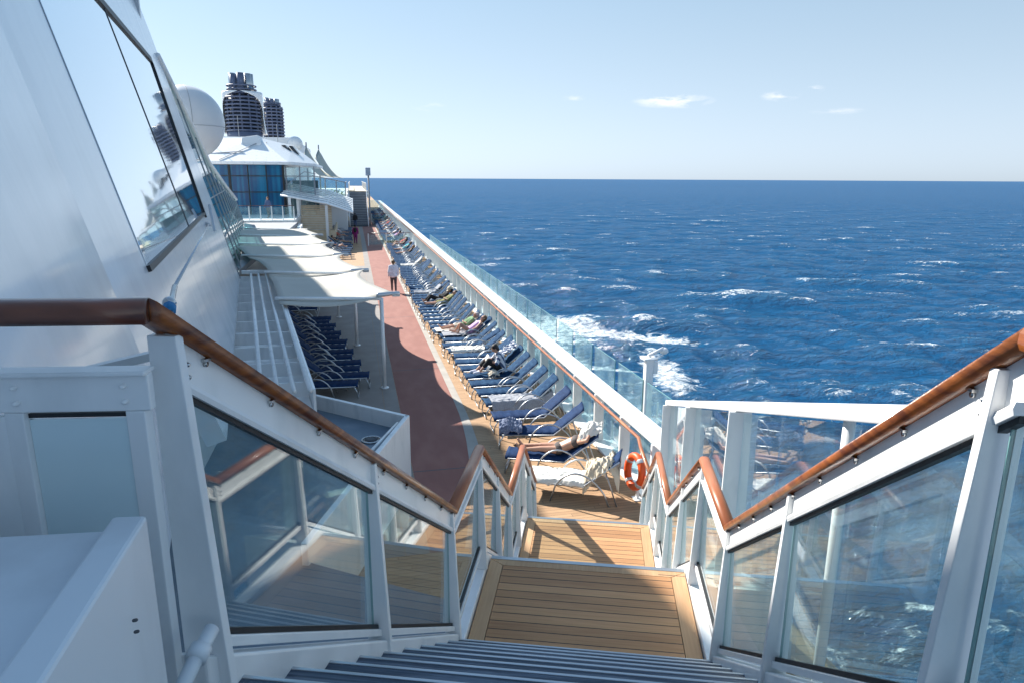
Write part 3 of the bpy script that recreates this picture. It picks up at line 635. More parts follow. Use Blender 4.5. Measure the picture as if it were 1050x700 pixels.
# lower outboard wind screens
ws = thing('wind_screen', 'row of frameless pale glass wind panels standing outboard of the ship rail', 'wind screen', (6.2, 30, -1.6))
v = 12.05; i = 0
while v < 57:
    wd = 1.62 if v < 20 else 1.9
    zt = 1.50 if v < 22 else 1.50 - .26 * (v - 22) / 34
    part('glass_panel', MB().box(6.19, 6.206, v, v + wd - (.14 if v < 20 else .10), -1.3, zt), M['glassfar'], ws)
    part('panel_edge', MB().box(6.188, 6.208, v - .006, v, -1.3, zt).box(6.188, 6.208, v - .006, v + wd - (.14 if v < 20 else .10), zt, zt + .008), M['glassedge'], ws)
    part('clamp', MB().box(6.16, 6.24, v + .2, v + wd - .3, -1.6, -1.28), M['white'], ws)
    v += wd + (.1 if v < 19 else 0); i += 1
cp = thing('lamp_post', 'white square post with a lamp arm on top standing outboard of the rail', 'post', (6.3, 13.73, -1.6))
part('post', MB().box(6.21, 6.39, 13.66, 13.82, -1.6, 1.98), M['white'], cp, .01)
part('cap', MB().box(6.14, 6.46, 13.60, 13.90, 1.98, 2.03), M['white'], cp, .01)
part('lamp_arm', MB().tube([(6.28, 13.74, 2.06), (6.66, 13.80, 2.2)], .04, 10).ball((6.68, 13.8, 2.14), .10, (1, 1, .8), 12, 8), M['white'], cp)
part('junction_box', MB().box(6.40, 6.50, 13.68, 13.80, 1.65, 1.92), M['white'], cp, .008)
part('junction_box', MB().box(6.395, 6.44, 13.7, 13.78, .9, 1.0), M['white'], cp, .008)
part('ladder', MB().box(6.5, 6.53, 13.0, 13.03, -1.6, 1.0).box(6.5, 6.53, 13.6, 13.63, -1.6, 1.0).box(6.49, 6.52, 13.03, 13.6, .2, .23).box(6.49, 6.52, 13.03, 13.6, .6, .63), M['white'], cp)

# lifebuoy
lb = thing('lifebuoy', 'orange lifebuoy with silver bands hanging by the railing corner', 'lifebuoy', (4.9, 11.15, 0))
def buoyring(mbx, a0, a1, r, Rr=.28, n=24, m=12):
    pts = []
    cx, cy, cz = 4.93, 11.12, .56; ax = Vector((.80, -.60, 0)) # ring axis horizontal
    e1_ = Vector((-.12, .99, 0)).normalized(); e2_ = Vector((.10, 0, .99)).normalized()
    for i in range(n + 1):
        a = a0 + (a1 - a0) * i / n; pts.append(Vector((cx, cy, cz)) + (e1_ * math.cos(a) * .92 + e2_ * math.sin(a) * 1.05) * Rr)
    mbx.tube(pts, r, m, caps=(a1 - a0) < 6)
mb = MB(); buoyring(mb, 0, 2 * math.pi, .073, n=44); part('ring', mb, M['orange'], lb)
mb = MB()
for a in (35, 125, 215, 305): mb = MB(); buoyring(mb, rad(a - 7), rad(a + 7), .078, n=4); part('reflective_band', mb, M['tape'], lb)
part('bracket', MB().bar((5.0, 11.1, 0), (5.0, 11.1, .25), .05, .05).box(4.92, 5.08, 11.0, 11.2, 0, .02).bar((5.05, 11.14, .25), (5.05, 11.14, .9), .03, .03), M['white'], lb)
lt = solo('buoy_light', MB().tube([(5.0, 10.72, .35), (5.0, 10.72, .62)], .04, 12).tube([(5.0, 10.72, .28), (5.0, 10.72, .36)], .06, 12), M['orange'], 'small orange rescue light standing beside the lifebuoy', 'rescue light', (5.0, 10.72, .28))

# cross rails over the promenade further forward
def cross_rail(v, u0, u1, label):
    t = thing('cross_railing', label, 'railing', ((u0 + u1) / 2, v, 0))
    part('handrail', MB().sweep([(u0, v, 1.12), (u1, v, 1.12)], HP, True), M['railx'], t)
    for u in np.linspace(u0 + .05, u1 - .6, 3): part('post', MB().box(u - .04, u + .04, v - .03, v + .03, 0, 1.09), M['white'], t)
    part('glass_panel', MB().box(u0 + .1, u1 - .1, v - .005, v + .008, .1, .95), M['glassfar'], t)
cross_rail(62.4, 1.1, 4.9, 'dark topped cross railing in front of the midship sunbathers')
cross_rail(97, .4, 4.9, 'far cross railing near the foot of the grey stairs')

# ------------------------------------------------------------------ loungers
def lounger_parts(cushm, ln=1.0):
    t = thing('sun_lounger', 'x', 'sun lounger')
    CL, SL = math.cos(math.atan(ln)) * 1.28, math.sin(math.atan(ln)) * 1.28
    fr = MB()
    for s in (-1, 1):
        y = s * .30
        fr.tube([(.06, y, .33), (1.22, y, .33), (1.22 + .68 * CL, y, .33 + .68 * SL)], .016, 6)
        fr.tube([(.10, y, .33), (.02, y, .17), (.0, y, .0)], .016, 6)
        fr.tube([(1.22 + .42 * CL, y * .95, .33 + .42 * SL), (1.86, y * .95, .0)], .014, 6)
    for x, z in ((.06, .33), (.5, .33), (.9, .33), (1.22, .33), (1.22 + .34 * CL, .33 + .34 * SL), (1.22 + .66 * CL, .33 + .66 * SL)): fr.tube([(x, -.30, z), (x, .30, z)], .013, 6)
    fr.tube([(.0, -.30, .02), (.0, .30, .02)], .013, 6)
    part('frame', fr, M['alu'], t)
    for s in (-1, 1):
        y = s * .34; pts = []
        for k in range(13):
            a = k / 12; pts.append((.62 + 1.1 * a, y, .60 * math.sin(math.pi * (a ** .85)) ** .62 if 0 < a < 1 else 0))
        part('armrest', MB().tube(pts, .018, 6), M['alu'], t)
    def cf(a, b):
        x = 2.0 * a; y = (b - .5) * .57
        z = .36 if x < 1.22 else .36 + (x - 1.22) * SL * .88
        xx = x if x < 1.22 else 1.22 + (x - 1.22) * CL * .88
        q = .018 * math.sin(a * math.pi * 9) ** 2
        e_ = 1 - (abs(b - .5) * 2) ** 6
        return (xx, y, z + .045 * e_ - q)
    part('cushion', MB().grid(cf, 30, 8, (0, 0, -.045)), cushm, t)
    return t
def place(src, u, v, rz, label, group='sun loungers lined up along the glass rail'):
    o = copy_tree(src); o.location = (u, v, 0); o.rotation_euler = (0, 0, rz); o['label'] = label; o['group'] = group; return o
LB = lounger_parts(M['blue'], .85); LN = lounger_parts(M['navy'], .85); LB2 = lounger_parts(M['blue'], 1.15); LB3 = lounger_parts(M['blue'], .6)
OCC = (24.3, 25.1, 29.8, 30.5, 51.5, 54.6, 57.4, 58.6, 66.5, 69.5, 75, 79, 84, 88, 92, 101, 106)
near = [  # (u foot, v, deg, src, label)
    (2.95, 11.95, -26, LN, 'nearest lounger, draped with a white towel, at the foot of the stairs'),
    (2.90, 13.05, -22, LN, 'blue lounger under the sunbather in a dark bikini'),
    (3.00, 14.35, -12, LN, 'navy lounger with a crumpled blue grey towel on its foot end'),
    (3.02, 15.30, -2, LN, 'empty navy lounger between the crumpled towel and the grey draped lounger'),
    (3.02, 16.35, 0, LB, 'lounger draped with a long grey towel'),
    (2.98, 17.2, 0, LB, 'empty blue lounger next beyond the grey draped one'),
    (2.92, 18.0, 0, LB, 'empty blue lounger just on the near side of the seated reader'),
    (2.90, 18.8, 0, LB, 'lounger with the seated reader in a striped shirt'),
    (2.90, 19.6, 0, LB, 'lounger holding a striped towel and turquoise bag behind the reader')]
rows = []
for u, v, d, src, lab in near: rows.append(place(src, u, v, rad(d), lab))
v = 20.4; k = 0
def seg(v):
    if v < 24.0: return 'empty blue lounger of those between the striped towel and the woman in lilac'
    if v < 25.5: return 'blue lounger under the woman in lilac with raised knees' if v < 24.75 else 'blue lounger under the man in green beside the woman in lilac'
    if v < 29.6: return 'empty blue lounger of those between the man in green and the pair in dark clothes'
    if v < 30.9: return 'blue lounger under one of the pair in dark clothes'
    if v < 50: return 'empty blue lounger in the long unbroken row beyond the dark clothed pair'
    if v < 61: return 'blue lounger among the sunbathers just before the dark topped cross rail'
    return 'blue lounger in the distant row beyond the dark topped cross rail'
while v < 122:
    if not (60.6 < v < 64.0 or 95.6 < v < 98.5):
        uu = 2.9 - min(.32, max(0, (v - 20) * .04)) + random.uniform(-.10, .10)
        rows.append(place(LB if min(abs(v - q) for q in OCC) < .5 else random.choice([LB, LB2, LB2, LB3]), uu, v + random.uniform(-.04, .04), rad(random.uniform(-6, 4)), seg(v)))
    v += .74
    k += 1
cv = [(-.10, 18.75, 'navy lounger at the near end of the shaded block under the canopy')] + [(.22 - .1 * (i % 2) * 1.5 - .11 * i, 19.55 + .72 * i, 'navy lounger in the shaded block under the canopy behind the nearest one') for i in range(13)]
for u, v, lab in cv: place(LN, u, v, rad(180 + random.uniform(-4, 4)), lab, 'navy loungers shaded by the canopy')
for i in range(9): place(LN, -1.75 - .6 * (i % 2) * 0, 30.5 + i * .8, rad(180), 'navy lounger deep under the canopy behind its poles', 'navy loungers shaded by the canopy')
for i in range(20):
    if i in (7,): continue
    place(LB, -.30 + random.uniform(-.1, .1), 52.5 + i * 1.5, rad(180 + random.uniform(-5, 5)), 'blue lounger on the inboard side of the lane beside the louvred awning', 'loungers inboard of the lane')
for o in (LB, LN, LB2, LB3):
    for c in list(o.children): bpy.data.objects.remove(c)
    bpy.data.objects.remove(o)

# ------------------------------------------------------------------ people
def hand(mb, w, d, n, size=1.0, curl=.5):
    w, d, n = Vector(w), Vector(d).normalized(), Vector(n); n = (n - d * n.dot(d)).normalized(); l = d.cross(n)
    for k in (-1, 0, 1): mb.capsule(w + l * .020 * k * size, w + d * .08 * size + l * .027 * k * size, .017 * size, .014 * size, 8)
    for k, ln in ((-1.5, .060), (-.5, .072), (.5, .068), (1.5, .052)):
        b = w + d * .085 * size + l * .021 * k * size; m_ = b + (d - n * curl * .5).normalized() * ln * .55 * size
        e_ = m_ + (d * .6 - n * curl).normalized() * ln * .5 * size
        mb.capsule(b, m_, .0095 * size, .009 * size, 7); mb.capsule(m_, e_, .009 * size, .0075 * size, 7)
    b = w + d * .02 * size - l * .02 * size; m_ = b + (d * .6 - l * .8).normalized() * .04 * size
    mb.capsule(b, m_, .013 * size, .011 * size, 7); mb.capsule(m_, m_ + (d - l * .2 - n * .3).normalized() * .035 * size, .011 * size, .009 * size, 7)
def figure(label, J, base, rz, voxel=.014, hair='hair', wear=(), hairlen=.5, group=None, bare=False, handcurl=.5):
    """J: joint positions in a local frame, body grown as one skin; wear: (part name, material, bones, inflate)"""
    t = thing('person', label, 'person'); t.location = base; t.rotation_euler = (0, 0, rz)
    if group: t['group'] = group
    V_ = {k: Vector(p) for k, p in J.items()}
    up = (V_['neck'] - V_['pelvis']).normalized()
    side = (V_['shl'] - V_['shr']).normalized(); fwd = side.cross(up)
    hd = V_['head']; hu = (hd - V_['neck']).normalized(); face = Vector(J.get('face', tuple(fwd))); face = (face - hu * face.dot(hu)).normalized()
    B = {}
    def bone(k, a, b, r1, r2): B[k] = (a, b, r1, r2)
    pel, ch, nk = V_['pelvis'], V_['chest'], V_['neck']
    hipw = .085
    bone('pel', V_['hipl'] + (pel - V_['hipl']) * .25, V_['hipr'] + (pel - V_['hipr']) * .25, .105, .105)
    bone('belly', pel, ch, .110, .115)
    bone('belly2', pel + side * .055, ch + side * .06, .085, .095); bone('belly3', pel - side * .055, ch - side * .06, .085, .095)
    bone('chestw', ch + side * .075 + up * .06, ch - side * .075 + up * .06, .098, .098)
    bone('yoke', V_['shl'] - side * .04, V_['shr'] + side * .04, .06, .06); bone('trap', nk - up * .05, ch + up * .1, .055, .085)
    bone('neck', nk - up * .04, hd - hu * .06, .052, .048)
    for s in 'lr':
        bone('uarm' + s, V_['sh' + s], V_['el' + s], .050, .038); bone('farm' + s, V_['el' + s], V_['wr' + s], .038, .025)
        bone('thigh' + s, V_['hip' + s], V_['kn' + s], .088, .056); bone('shin' + s, V_['kn' + s], V_['an' + s], .053, .034)
        an, to = V_['an' + s], V_['to' + s]; bone('foot' + s, an + (to - an) * .05, an + (to - an) * .85, .036, .026); bone('toe' + s, to, to, .026, .026)
    mb = MB()
    for a, b, r1, r2 in B.values(): mb.capsule(a, b, r1, r2, 12)
    for s in 'lr':
        k, an = V_['kn' + s], V_['an' + s]; ax = (an - k); bk = (V_['to' + s] - an).normalized() * -1
        mb.capsule(k + ax * .22 + bk * .018, k + ax * .42 + bk * .012, .048, .040, 10)
    # head: skull, jaw, nose, ears
    hm = hd + face * .0
    mb.capsule(hm + hu * .025 - face * .014, hm + hu * .02 + face * .012, .088, .082, 14)
    mb.capsule(hm - hu * .035 + face * .030, hm - hu * .065 + face * .040, .058, .040, 12)
    hs = hu.cross(face)
    mb.capsule(hm + face * .088 + hu * .010, hm + face * .106 - hu * .022, .009, .014, 8)
    mb.capsule(hm + face * .082 + hs * .022 - hu * .052, hm + face * .082 - hs * .022 - hu * .052, .009, .009, 8)
    mb.capsule(hm + face * .084 + hs * .035 + hu * .022, hm + face * .084 - hs * .035 + hu * .022, .010, .010, 8)
    for s in (-1, 1): mb.capsule(hm + hs * .086 * s + hu * .012, hm + hs * .088 * s - hu * .022, .014, .010, 8)
    for s, sg in (('l', 1), ('r', -1)):
        w = V_['wr' + s]; d = J.get('hd' + s); d = Vector(d) if d else (w - V_['el' + s])
        nrm = J.get('hn' + s); nrm = Vector(nrm) if nrm else -side * sg
        hand(mb, w, d, nrm, .95, handcurl)
    part('body', remeshed(mb, voxel, 2), M['skin'], t)
    for nm, m_, bones, inf in wear:
        q = MB()
        for bn in bones:
            frac = 1.0
            if ':' in bn: bn, fr_ = bn.split(':'); frac = float(fr_)
            a, b, r1, r2 = B[bn]; b2 = a + (b - a) * frac; q.capsule(a, b2, r1 + inf, r1 + (r2 - r1) * frac + inf, 12)
        part(nm, remeshed(q, max(voxel, .014), 2), M[m_], t)
    if hair:
        q = MB(); q.ball(hm + hu * .040 - face * .020, .098, (1, 1, 1), 14, 10)
        q.capsule(hm - face * .05 + hu * .02, hm - face * .055 - hu * (.05 + .2 * hairlen), .078, .05, 10)
        part('hair', remeshed(q, .014, 1), M[hair], t)
    return t
def stand(stride=.18, arm=.12, h=1.0):
    J = dict(pelvis=(0, 0, .95), chest=(0, .01, 1.22), neck=(0, .0, 1.45), head=(0, .02, 1.585),
             shl=(-.17, 0, 1.39), shr=(.17, 0, 1.39), ell=(-.235, arm * -.6, 1.11), elr=(.235, arm * .3, 1.11), wrl=(-.24, arm * .3, .88), wrr=(.24, arm * 1.4, .90),
             hipl=(-.09, 0, .90), hipr=(.09, 0, .90), knl=(-.09, stride * .7, .50), knr=(.09, -stride * .2, .49), anl=(-.09, stride, .085), anr=(.09, -stride, .10),
             tol=(-.10, stride + .17, .035), tor=(.10, -stride + .16, .03), face=(0, 1, 0))
    # side vector points from right to left: keep handedness consistent
    return {k: tuple(c * h for c in p) if k != 'face' else p for k, p in J.items()}
TORSO = ['pel', 'belly', 'belly2', 'belly3', 'chestw', 'yoke', 'trap']
SH = TORSO + ['uarml', 'uarmr']; LS = SH + ['farml:.9', 'farmr:.9']
TR = ['pel', 'thighl', 'thighr', 'shinl:.9', 'shinr:.9']; SHORT = ['pel', 'thighl:.6', 'thighr:.6']; SHOE = ['footl', 'footr', 'toel', 'toer']
figure('walker in a pale shirt and grey trousers seen from behind on the red lane', stand(), (1.88, 36.2, 0), 0, .02, 'hairb', [('shirt', 'whiteshirt', LS, .03), ('trousers', 'greytrouser', TR, .014), ('shoe', 'whiteshirt', SHOE[::2], .012), ('shoe', 'whiteshirt', SHOE[1::2], .012)], .1)
pp = figure('walker in a purple outfit with a dark backpack on the lane', stand(.12), (.05, 64.6, 0), 0, .022, 'hair', [('top', 'purple', LS, .03), ('trousers', 'purple', TR, .02), ('shoe', 'blackc', SHOE[::2], .012), ('shoe', 'blackc', SHOE[1::2], .012)], .1)
b_ = MB().ball((.05, 64.42, 1.25), .16, (.95, .7, 1.35), 14, 10)
solo('backpack', b_, M['blackc'], 'dark backpack worn by the walker in purple', 'backpack', (.05, 64.42, 1.05))
figure('distant walker in a white top and blue jeans near the awning end', stand(.1), (-.85, 85.5, 0), 0, .025, 'hairb', [('shirt', 'beige', LS, .03), ('trousers', 'jeans', TR, .02)], .1)
figure('distant walker in a black top and jeans below the grey stairs', stand(.14), (.12, 86.6, 0), 0, .025, 'hair', [('shirt', 'blackc', LS, .03), ('trousers', 'jeans', TR, .02)], .1)
# reclining on a lounger; local x from foot to head end, z up
def recline(knee=.0, flat=.0, arms='side', lean=.8, far=0):
    hx, hz = 1.12, .52
    c = math.cos(math.atan(lean)); s_ = math.sin(math.atan(lean))
    if flat: c, s_ = .97, .22
    up = Vector((c, 0, s_)); P = lambda d, y=0, n=0: tuple(Vector((hx, y, hz)) + up * d + Vector((-s_, 0, c)) * n)
    k = knee
    J = dict(pelvis=(hx, 0, hz), chest=P(.28), neck=P(.50), head=P(.64, 0, .03), shl=P(.44, -.17), shr=P(.44, .17), hipl=(hx - .05, -.09, hz - .01), hipr=(hx - .05, .09, hz - .01),
             knl=(hx - .44 + .08 * k, -.10, hz - .03 + .30 * k), knr=(hx - .44 + .10 * k * .6, .10, hz - .03 + .24 * k), anl=(hx - .84 + .40 * k, -.11, hz - .05), anr=(hx - .84 + .30 * k, .12, hz - .05),
             tol=(hx - .93 + .25 * k, -.12, hz + .08 - .1 * k), tor=(hx - .93 + .2 * k, .14, hz + .08 - .1 * k), face=tuple(Vector((-s_, 0, c))))
    if arms == 'side': J.update(ell=P(.22, -.27, -.0), elr=P(.22, .27, 0), wrl=P(.0, -.27, .06), wrr=P(.0, .27, .06))
    if arms == 'up': J.update(ell=P(.62, -.33, .02), elr=P(.62, .33, .02), wrl=P(.72, -.12, .06), wrr=P(.72, .12, .06), hdl=(0.3, 1, 0), hdr=(.3, -1, 0))
    if arms == 'belly': J.update(ell=P(.20, -.25, .02), elr=P(.20, .25, .02), wrl=P(.10, -.07, .15), wrr=P(.12, .07, .15), hdl=(0, 1, 0), hdr=(0, -1, 0))
    return J
def on(i): o = rows[i]; return tuple(o.location), o.rotation_euler.z
def at_v(v): return min(rows, key=lambda o: abs(o.location.y - v))
loc, rz = on(1)
figure('sunbather in a dark bikini lying with a towel over her face', recline(.06, 0, 'up', .55), (loc[0], loc[1], 0), rz, .011, 'hairb',
       [('bikini_bottom', 'bikini', ['pel'], .012), ('bikini_top', 'bikini', ['chestw:.96'], .010)], .2)
# reader sitting up
J = dict(pelvis=(1.10, 0, .53), chest=(1.06, 0, .80), neck=(.98, 0, 1.00), head=(.90, 0, 1.12), shl=(1.0, -.17, .95), shr=(1.0, .17, .95), hipl=(1.06, -.09, .52), hipr=(1.06, .09, .52),
         knl=(.70, -.13, .80), knr=(.66, .14, .74), anl=(.42, -.10, .47), anr=(.36, .12, .46), tol=(.27, -.10, .45), tor=(.21, .13, .44), ell=(.90, -.26, .74), elr=(.88, .26, .74), wrl=(.70, -.10, .80), wrr=(.70, .10, .80), face=(-.8, 0, -.6), hdl=(-.6, .5, 0), hdr=(-.6, -.5, 0))
loc, rz = on(7)
figure('dark haired reader in a striped shirt and black trousers sitting on a lounger', J, (loc[0], loc[1], 0), rz, .012, 'hair',
       [('shirt', 'stripes', SH, .022), ('trousers', 'blackc', ['pel', 'thighl', 'thighr', 'shinl:.45', 'shinr:.45'], .02), ('shoe', 'whiteshirt', SHOE[::2], .012), ('shoe', 'whiteshirt', SHOE[1::2], .012)], .1)
bk = MB().box(-.085, .085, -.01, .01, 0, .2)
ob = solo('book', MB().slab([(0, -.12, 0), (0, .12, 0), (.10, .12, .14), (.10, -.12, .14)], (.012, 0, 0)), M['towelw'], 'open paper held by the seated reader', 'book'); ob.location = (loc[0] + .60, loc[1], .80)
loc = at_v(24.3).location
figure('woman in a lilac dress lying with raised knees', recline(.95, 0, 'side', .75), (loc.x, loc.y, 0), 0, .014, 'hairb', [('dress', 'lilac', ['pel', 'belly', 'belly2', 'belly3', 'chestw'], .02)], .3)
loc = at_v(25.1).location
figure('man in a green shirt lying beside the woman in lilac', recline(.15, 0, 'belly', .7), (loc.x, loc.y, 0), 0, .016, 'hairg', [('shirt', 'green', SH, .022), ('shorts', 'beige', SHORT, .022)], .0)
loc = at_v(29.8).location
figure('reclining man in patterned khaki shorts and shirt', recline(.0, 0, 'belly', .7), (loc.x, loc.y, 0), 0, .016, 'hair', [('shirt', 'khaki', SH, .022), ('shorts', 'khaki', SHORT, .024)], .0)
loc = at_v(30.5).location
figure('person in black clothes lying with bent knees under a straw hat', recline(.7, 0, 'belly', .7), (loc.x, loc.y, 0), 0, .016, 'hair', [('shirt', 'blackc', LS, .022), ('trousers', 'blackc', TR, .022)], .0)
hat = MB().ball((0, 0, 0), .13, (1, 1, .7), 14, 8).tube([(0, 0, -.04), (0, 0, -.03)], .2, 16)
h_ = solo('straw_hat', hat, M['cream'], 'straw hat on the head of the person in black', 'hat'); h_.location = (loc.x + 1.60, loc.y, 1.02); h_.rotation_euler = (0, rad(-35), 0)
far_people = [(51.5, 'sunbather in dark shorts on the rail side where the long empty row ends', 'blackc', .1, 'side'), (54.6, 'sunbather in turquoise lying just short of the seated couple', 'teal', .0, 'belly'),
              (57.4, 'left one of the couple with crossed legs just before the cross rail', 'blackc', .6, 'belly'), (58.6, 'right one of the couple lying just before the cross rail', 'red', .7, 'belly'),
              (66.5, 'sunbather in pink just beyond the dark topped cross rail', 'lilac', .1, 'side'), (69.5, 'sunbather in white beyond the cross rail', 'whiteshirt', .3, 'belly'), (75, 'distant brown haired sunbather in black', 'blackc', .5, 'belly'),
              (79, 'distant sunbather in blue jeans with knees up', 'jeans', .8, 'belly'), (84, 'distant sunbather in red', 'red', .2, 'side'), (88, 'distant sunbather in beige', 'beige', .3, 'belly'),
              (92, 'distant sunbather in green short of the far cross rail', 'green', .4, 'side'), (101, 'farthest sunbather in purple past the far cross rail', 'purple', .3, 'side'), (106, 'farthest sunbather in white past the far cross rail', 'towelw', .5, 'belly')]
for v, lab, col, kn, ar in far_people:
    loc = at_v(v).location
    figure(lab, recline(kn, 0, ar, .8), (loc.x, loc.y, 0), 0, .026, random.choice(['hair', 'hairb']), [('clothes', col, TORSO, .022)], .2)
for i, (v, lab, col, kn) in enumerate([(56.9, 'sunbather in jeans on the inboard loungers nearest the canopy end', 'jeans', .6), (61.4, 'sunbather in dark clothes beside the louvred awning', 'blackc', .3), (67.4, 'sunbather in red beside the louvred awning post', 'red', .5), (72, 'sunbather in white on the inboard side of the lane', 'whiteshirt', .2)]):
    figure(lab, recline(kn, 0, 'belly', .8), (-.30, 52.5 + 1.5 * round((v - 52.5) / 1.5), 0), math.pi, .026, 'hair', [('clothes', col, TORSO, .022)], .1)
# person behind the far blue windows' railing
figure('person in a blue shirt standing behind the white railing below the blue windows', stand(.05), (-6.9, 60.6, 2.6), 2.5, .026, 'hairb', [('shirt', 'jeans', LS, .025), ('trousers', 'greytrouser', TR, .02)], .0)

# towels and bags (bumpy cloth)
from mathutils import noise as mn
def towel(name, label, m, base, rz, L_, W_, hfun, rough=.05, sc=5.0, cat='towel'):
    def f(a, b):
        x = L_ * a; y = (b - .5) * W_
        wob = .03 * mn.noise(Vector((x * 4 + base[0], y * 3, 3.1)))
        wx = x + .12 * mn.noise(Vector((x * 3, y * 3, 5.5))); wy = y + .12 * mn.noise(Vector((x * 3, y * 3, 15.5)))
        n1 = (1 - abs(mn.noise(Vector((wx * sc * .7 + base[1], wy * sc * 1.6, 1.7)))) * 2) * .6 + .45 * (1 - abs(mn.noise(Vector((wx * sc * 2.0, wy * sc * 2.9, base[0])))) * 2) - .5
        return (x + wob, y + .03 * mn.noise(Vector((x * 5, y * 5, 9 + base[0]))), hfun(x, y) + rough * n1)
    mb = MB().grid(f, 60, 36, (0, 0, -.012)); o = solo(name, mb, m, label, cat); o.location = base; o.rotation_euler = (0, 0, rz); return o
seat = lambda x: .42 if x < 1.22 else .42 + (x - 1.22) * .97
def place_l(i, dx, dy=0):
    o = rows[i]; c, s_ = math.cos(o.rotation_euler.z), math.sin(o.rotation_euler.z); return (o.location.x + dx * c - dy * s_, o.location.y + dx * s_ + dy * c, 0), o.rotation_euler.z
b, r_ = place_l(0, .02); towel('towel', 'white towel spread along the nearest lounger', M['towelw'], b, r_, 1.22, .64, lambda x, y: .415 - max(0, abs(y) - .27) * 1.6, .045, 7)
b, r_ = place_l(0, 1.22); towel('towel', 'cream towels heaped over the backrest of the nearest lounger', M['cream'], b, r_, .66, .66, lambda x, y: .50 + x * .80 + .07 * math.sin(9 * x + 6 * y) - max(0, abs(y) - .22) * 2.2 - max(0, x - .50) * 2.2, .17, 8)
b, r_ = place_l(1, 1.52); towel('towel', 'white towel laid over the bikini sunbather\'s head', M['towelw'], b, r_, .42, .46, lambda x, y: .86 + .50 * x + .16 * math.exp(-((x - .18) ** 2 + y * y) / .02) - max(0, abs(y) - .14) * .9, .07, 7)
b, r_ = place_l(2, .0); towel('towel', 'crumpled blue grey towel at the foot of the navy lounger', M['towelb'], b, r_, .52, .60, lambda x, y: .44 + .17 * math.exp(-((x - .24) ** 2 + y * y) / .05) - max(0, abs(y) - .26) * 1.6, .12, 7)
b, r_ = place_l(4, .15); towel('towel', 'long grey towel draped over the fifth lounger', M['towelg'], b, r_, 1.6, .80, lambda x, y: .435 + max(0, x - 1.08) * .35 - max(0, abs(y) - .30) * 2.2, .05, 4)
b, r_ = place_l(8, .8); towel('towel', 'striped towel bunched on the backrest behind the reader', M['stripes'], b, r_, .9, .55, lambda x, y: .46 + x * .65, .12, 6)
b, r_ = place_l(8, .9, -.1); towel('bag', 'turquoise cloth bag behind the reader', M['teal'], b, r_, .40, .32, lambda x, y: .42 + .34 * math.exp(-((x - .2) ** 2 + y * y) / .04), .06, 8, 'bag')
b, r_ = place_l(7, .62, -.36); towel('bag', 'beige bag standing next to the reader', M['beige'], b, r_, .34, .26, lambda x, y: .40 + .20 * math.exp(-((x - .17) ** 2 + y * y) / .03), .05, 8, 'bag')
o_ = at_v(25.1).location; towel('towel', 'pale towel under the man in green', M['towelw'], (o_.x + .1, o_.y, 0), 0, 1.5, .66, lambda x, y: .425 + max(0, x - 1.12) * .9, .02, 4)
o_ = at_v(24.3).location; towel('towel', 'white towel under the woman in lilac', M['towelg'], (o_.x + .1, o_.y, 0), 0, 1.5, .66, lambda x, y: .425 + max(0, x - 1.12) * .9, .02, 4)

for i, (v_, m_, lab, x0_, L_) in enumerate([(21.5, 'towelw', 'white towel left on a lounger beyond the striped towel', .1, 1.1), (33.5, 'towelg', 'grey towel on the near part of the long empty row', .2, 1.3), (45, 'towelw', 'white towel farther along the long empty row', .3, 1.4)]):
    o_ = at_v(v_); o_['label'] = 'blue lounger under the ' + lab; towel('towel', lab, M[m_], (o_.location.x + x0_, o_.location.y, 0), o_.rotation_euler.z, L_, .62, lambda x, y, x0_=x0_: .425 + max(0, x + x0_ - 1.14) * .9 - max(0, abs(y) - .28) * 2, .05, 5)
# ------------------------------------------------------------------ awning hut amidships
hu = thing('louvred_awning', 'white louvred awning on posts over tan slatted screens', 'awning', (-3, 67, 0))
prof = [(-6.0, 4.45), (-2.2, 3.72), (-.1, 2.95)]
for k in range(8):
    v0 = 62 + k * 1.35; dz = .085 * 1.35 * k
    for (ua, za), (ub, zb) in zip(prof, prof[1:]):
        part('louvre', MB().slab([(ua, v0, za + dz), (ub, v0, zb + dz), (ub, v0 + 1.28, zb + dz + .04), (ua, v0 + 1.28, za + dz + .04)], (0, 0, .05)), M['white'], hu)
for (ua, za), (ub, zb) in zip(prof, prof[1:]): part('side_beam', MB().bar((ub, 62, zb - .05), (ub, 73, zb + .85), .1, .12), M['white'], hu)
part('front_beam', MB().tube([(u, 61.95, z - .03) for u, z in prof], .07, 8), M['white'], hu)
for u, v, z in ((-5.3, 62.2, 4.2), (-2.3, 62.2, 3.6), (-5.1, 68, 4.1), (-2.2, 70, 3.6), (-4.9, 74, 4.1)): part('post', MB().box(u - .11, u + .11, v - .1, v + .1, 0, z), M['white'], hu)
for i in range(5): part('post', MB().box(-4.7 + i * .0 - .07, -4.56, 62.5 + i * 2.3, 62.65 + i * 2.3, 1.4, 4.2), M['white'], hu)
mb = MB()
for k in range(14): mb.box(-4.5, -1.9, 63.0 + .02 * k, 63.03 + .02 * k, 1.45 + .15 * k, 1.56 + .15 * k)
part('slatted_screen', mb, M['tan'], hu)
part('base_wall', MB().box(-5.4, -1.75, 62.7, 62.9, 0, 1.4), M['tan'], hu)
part('side_wall', MB().box(-1.85, -1.7, 62.9, 74, 0, 1.4), M['tan'], hu)
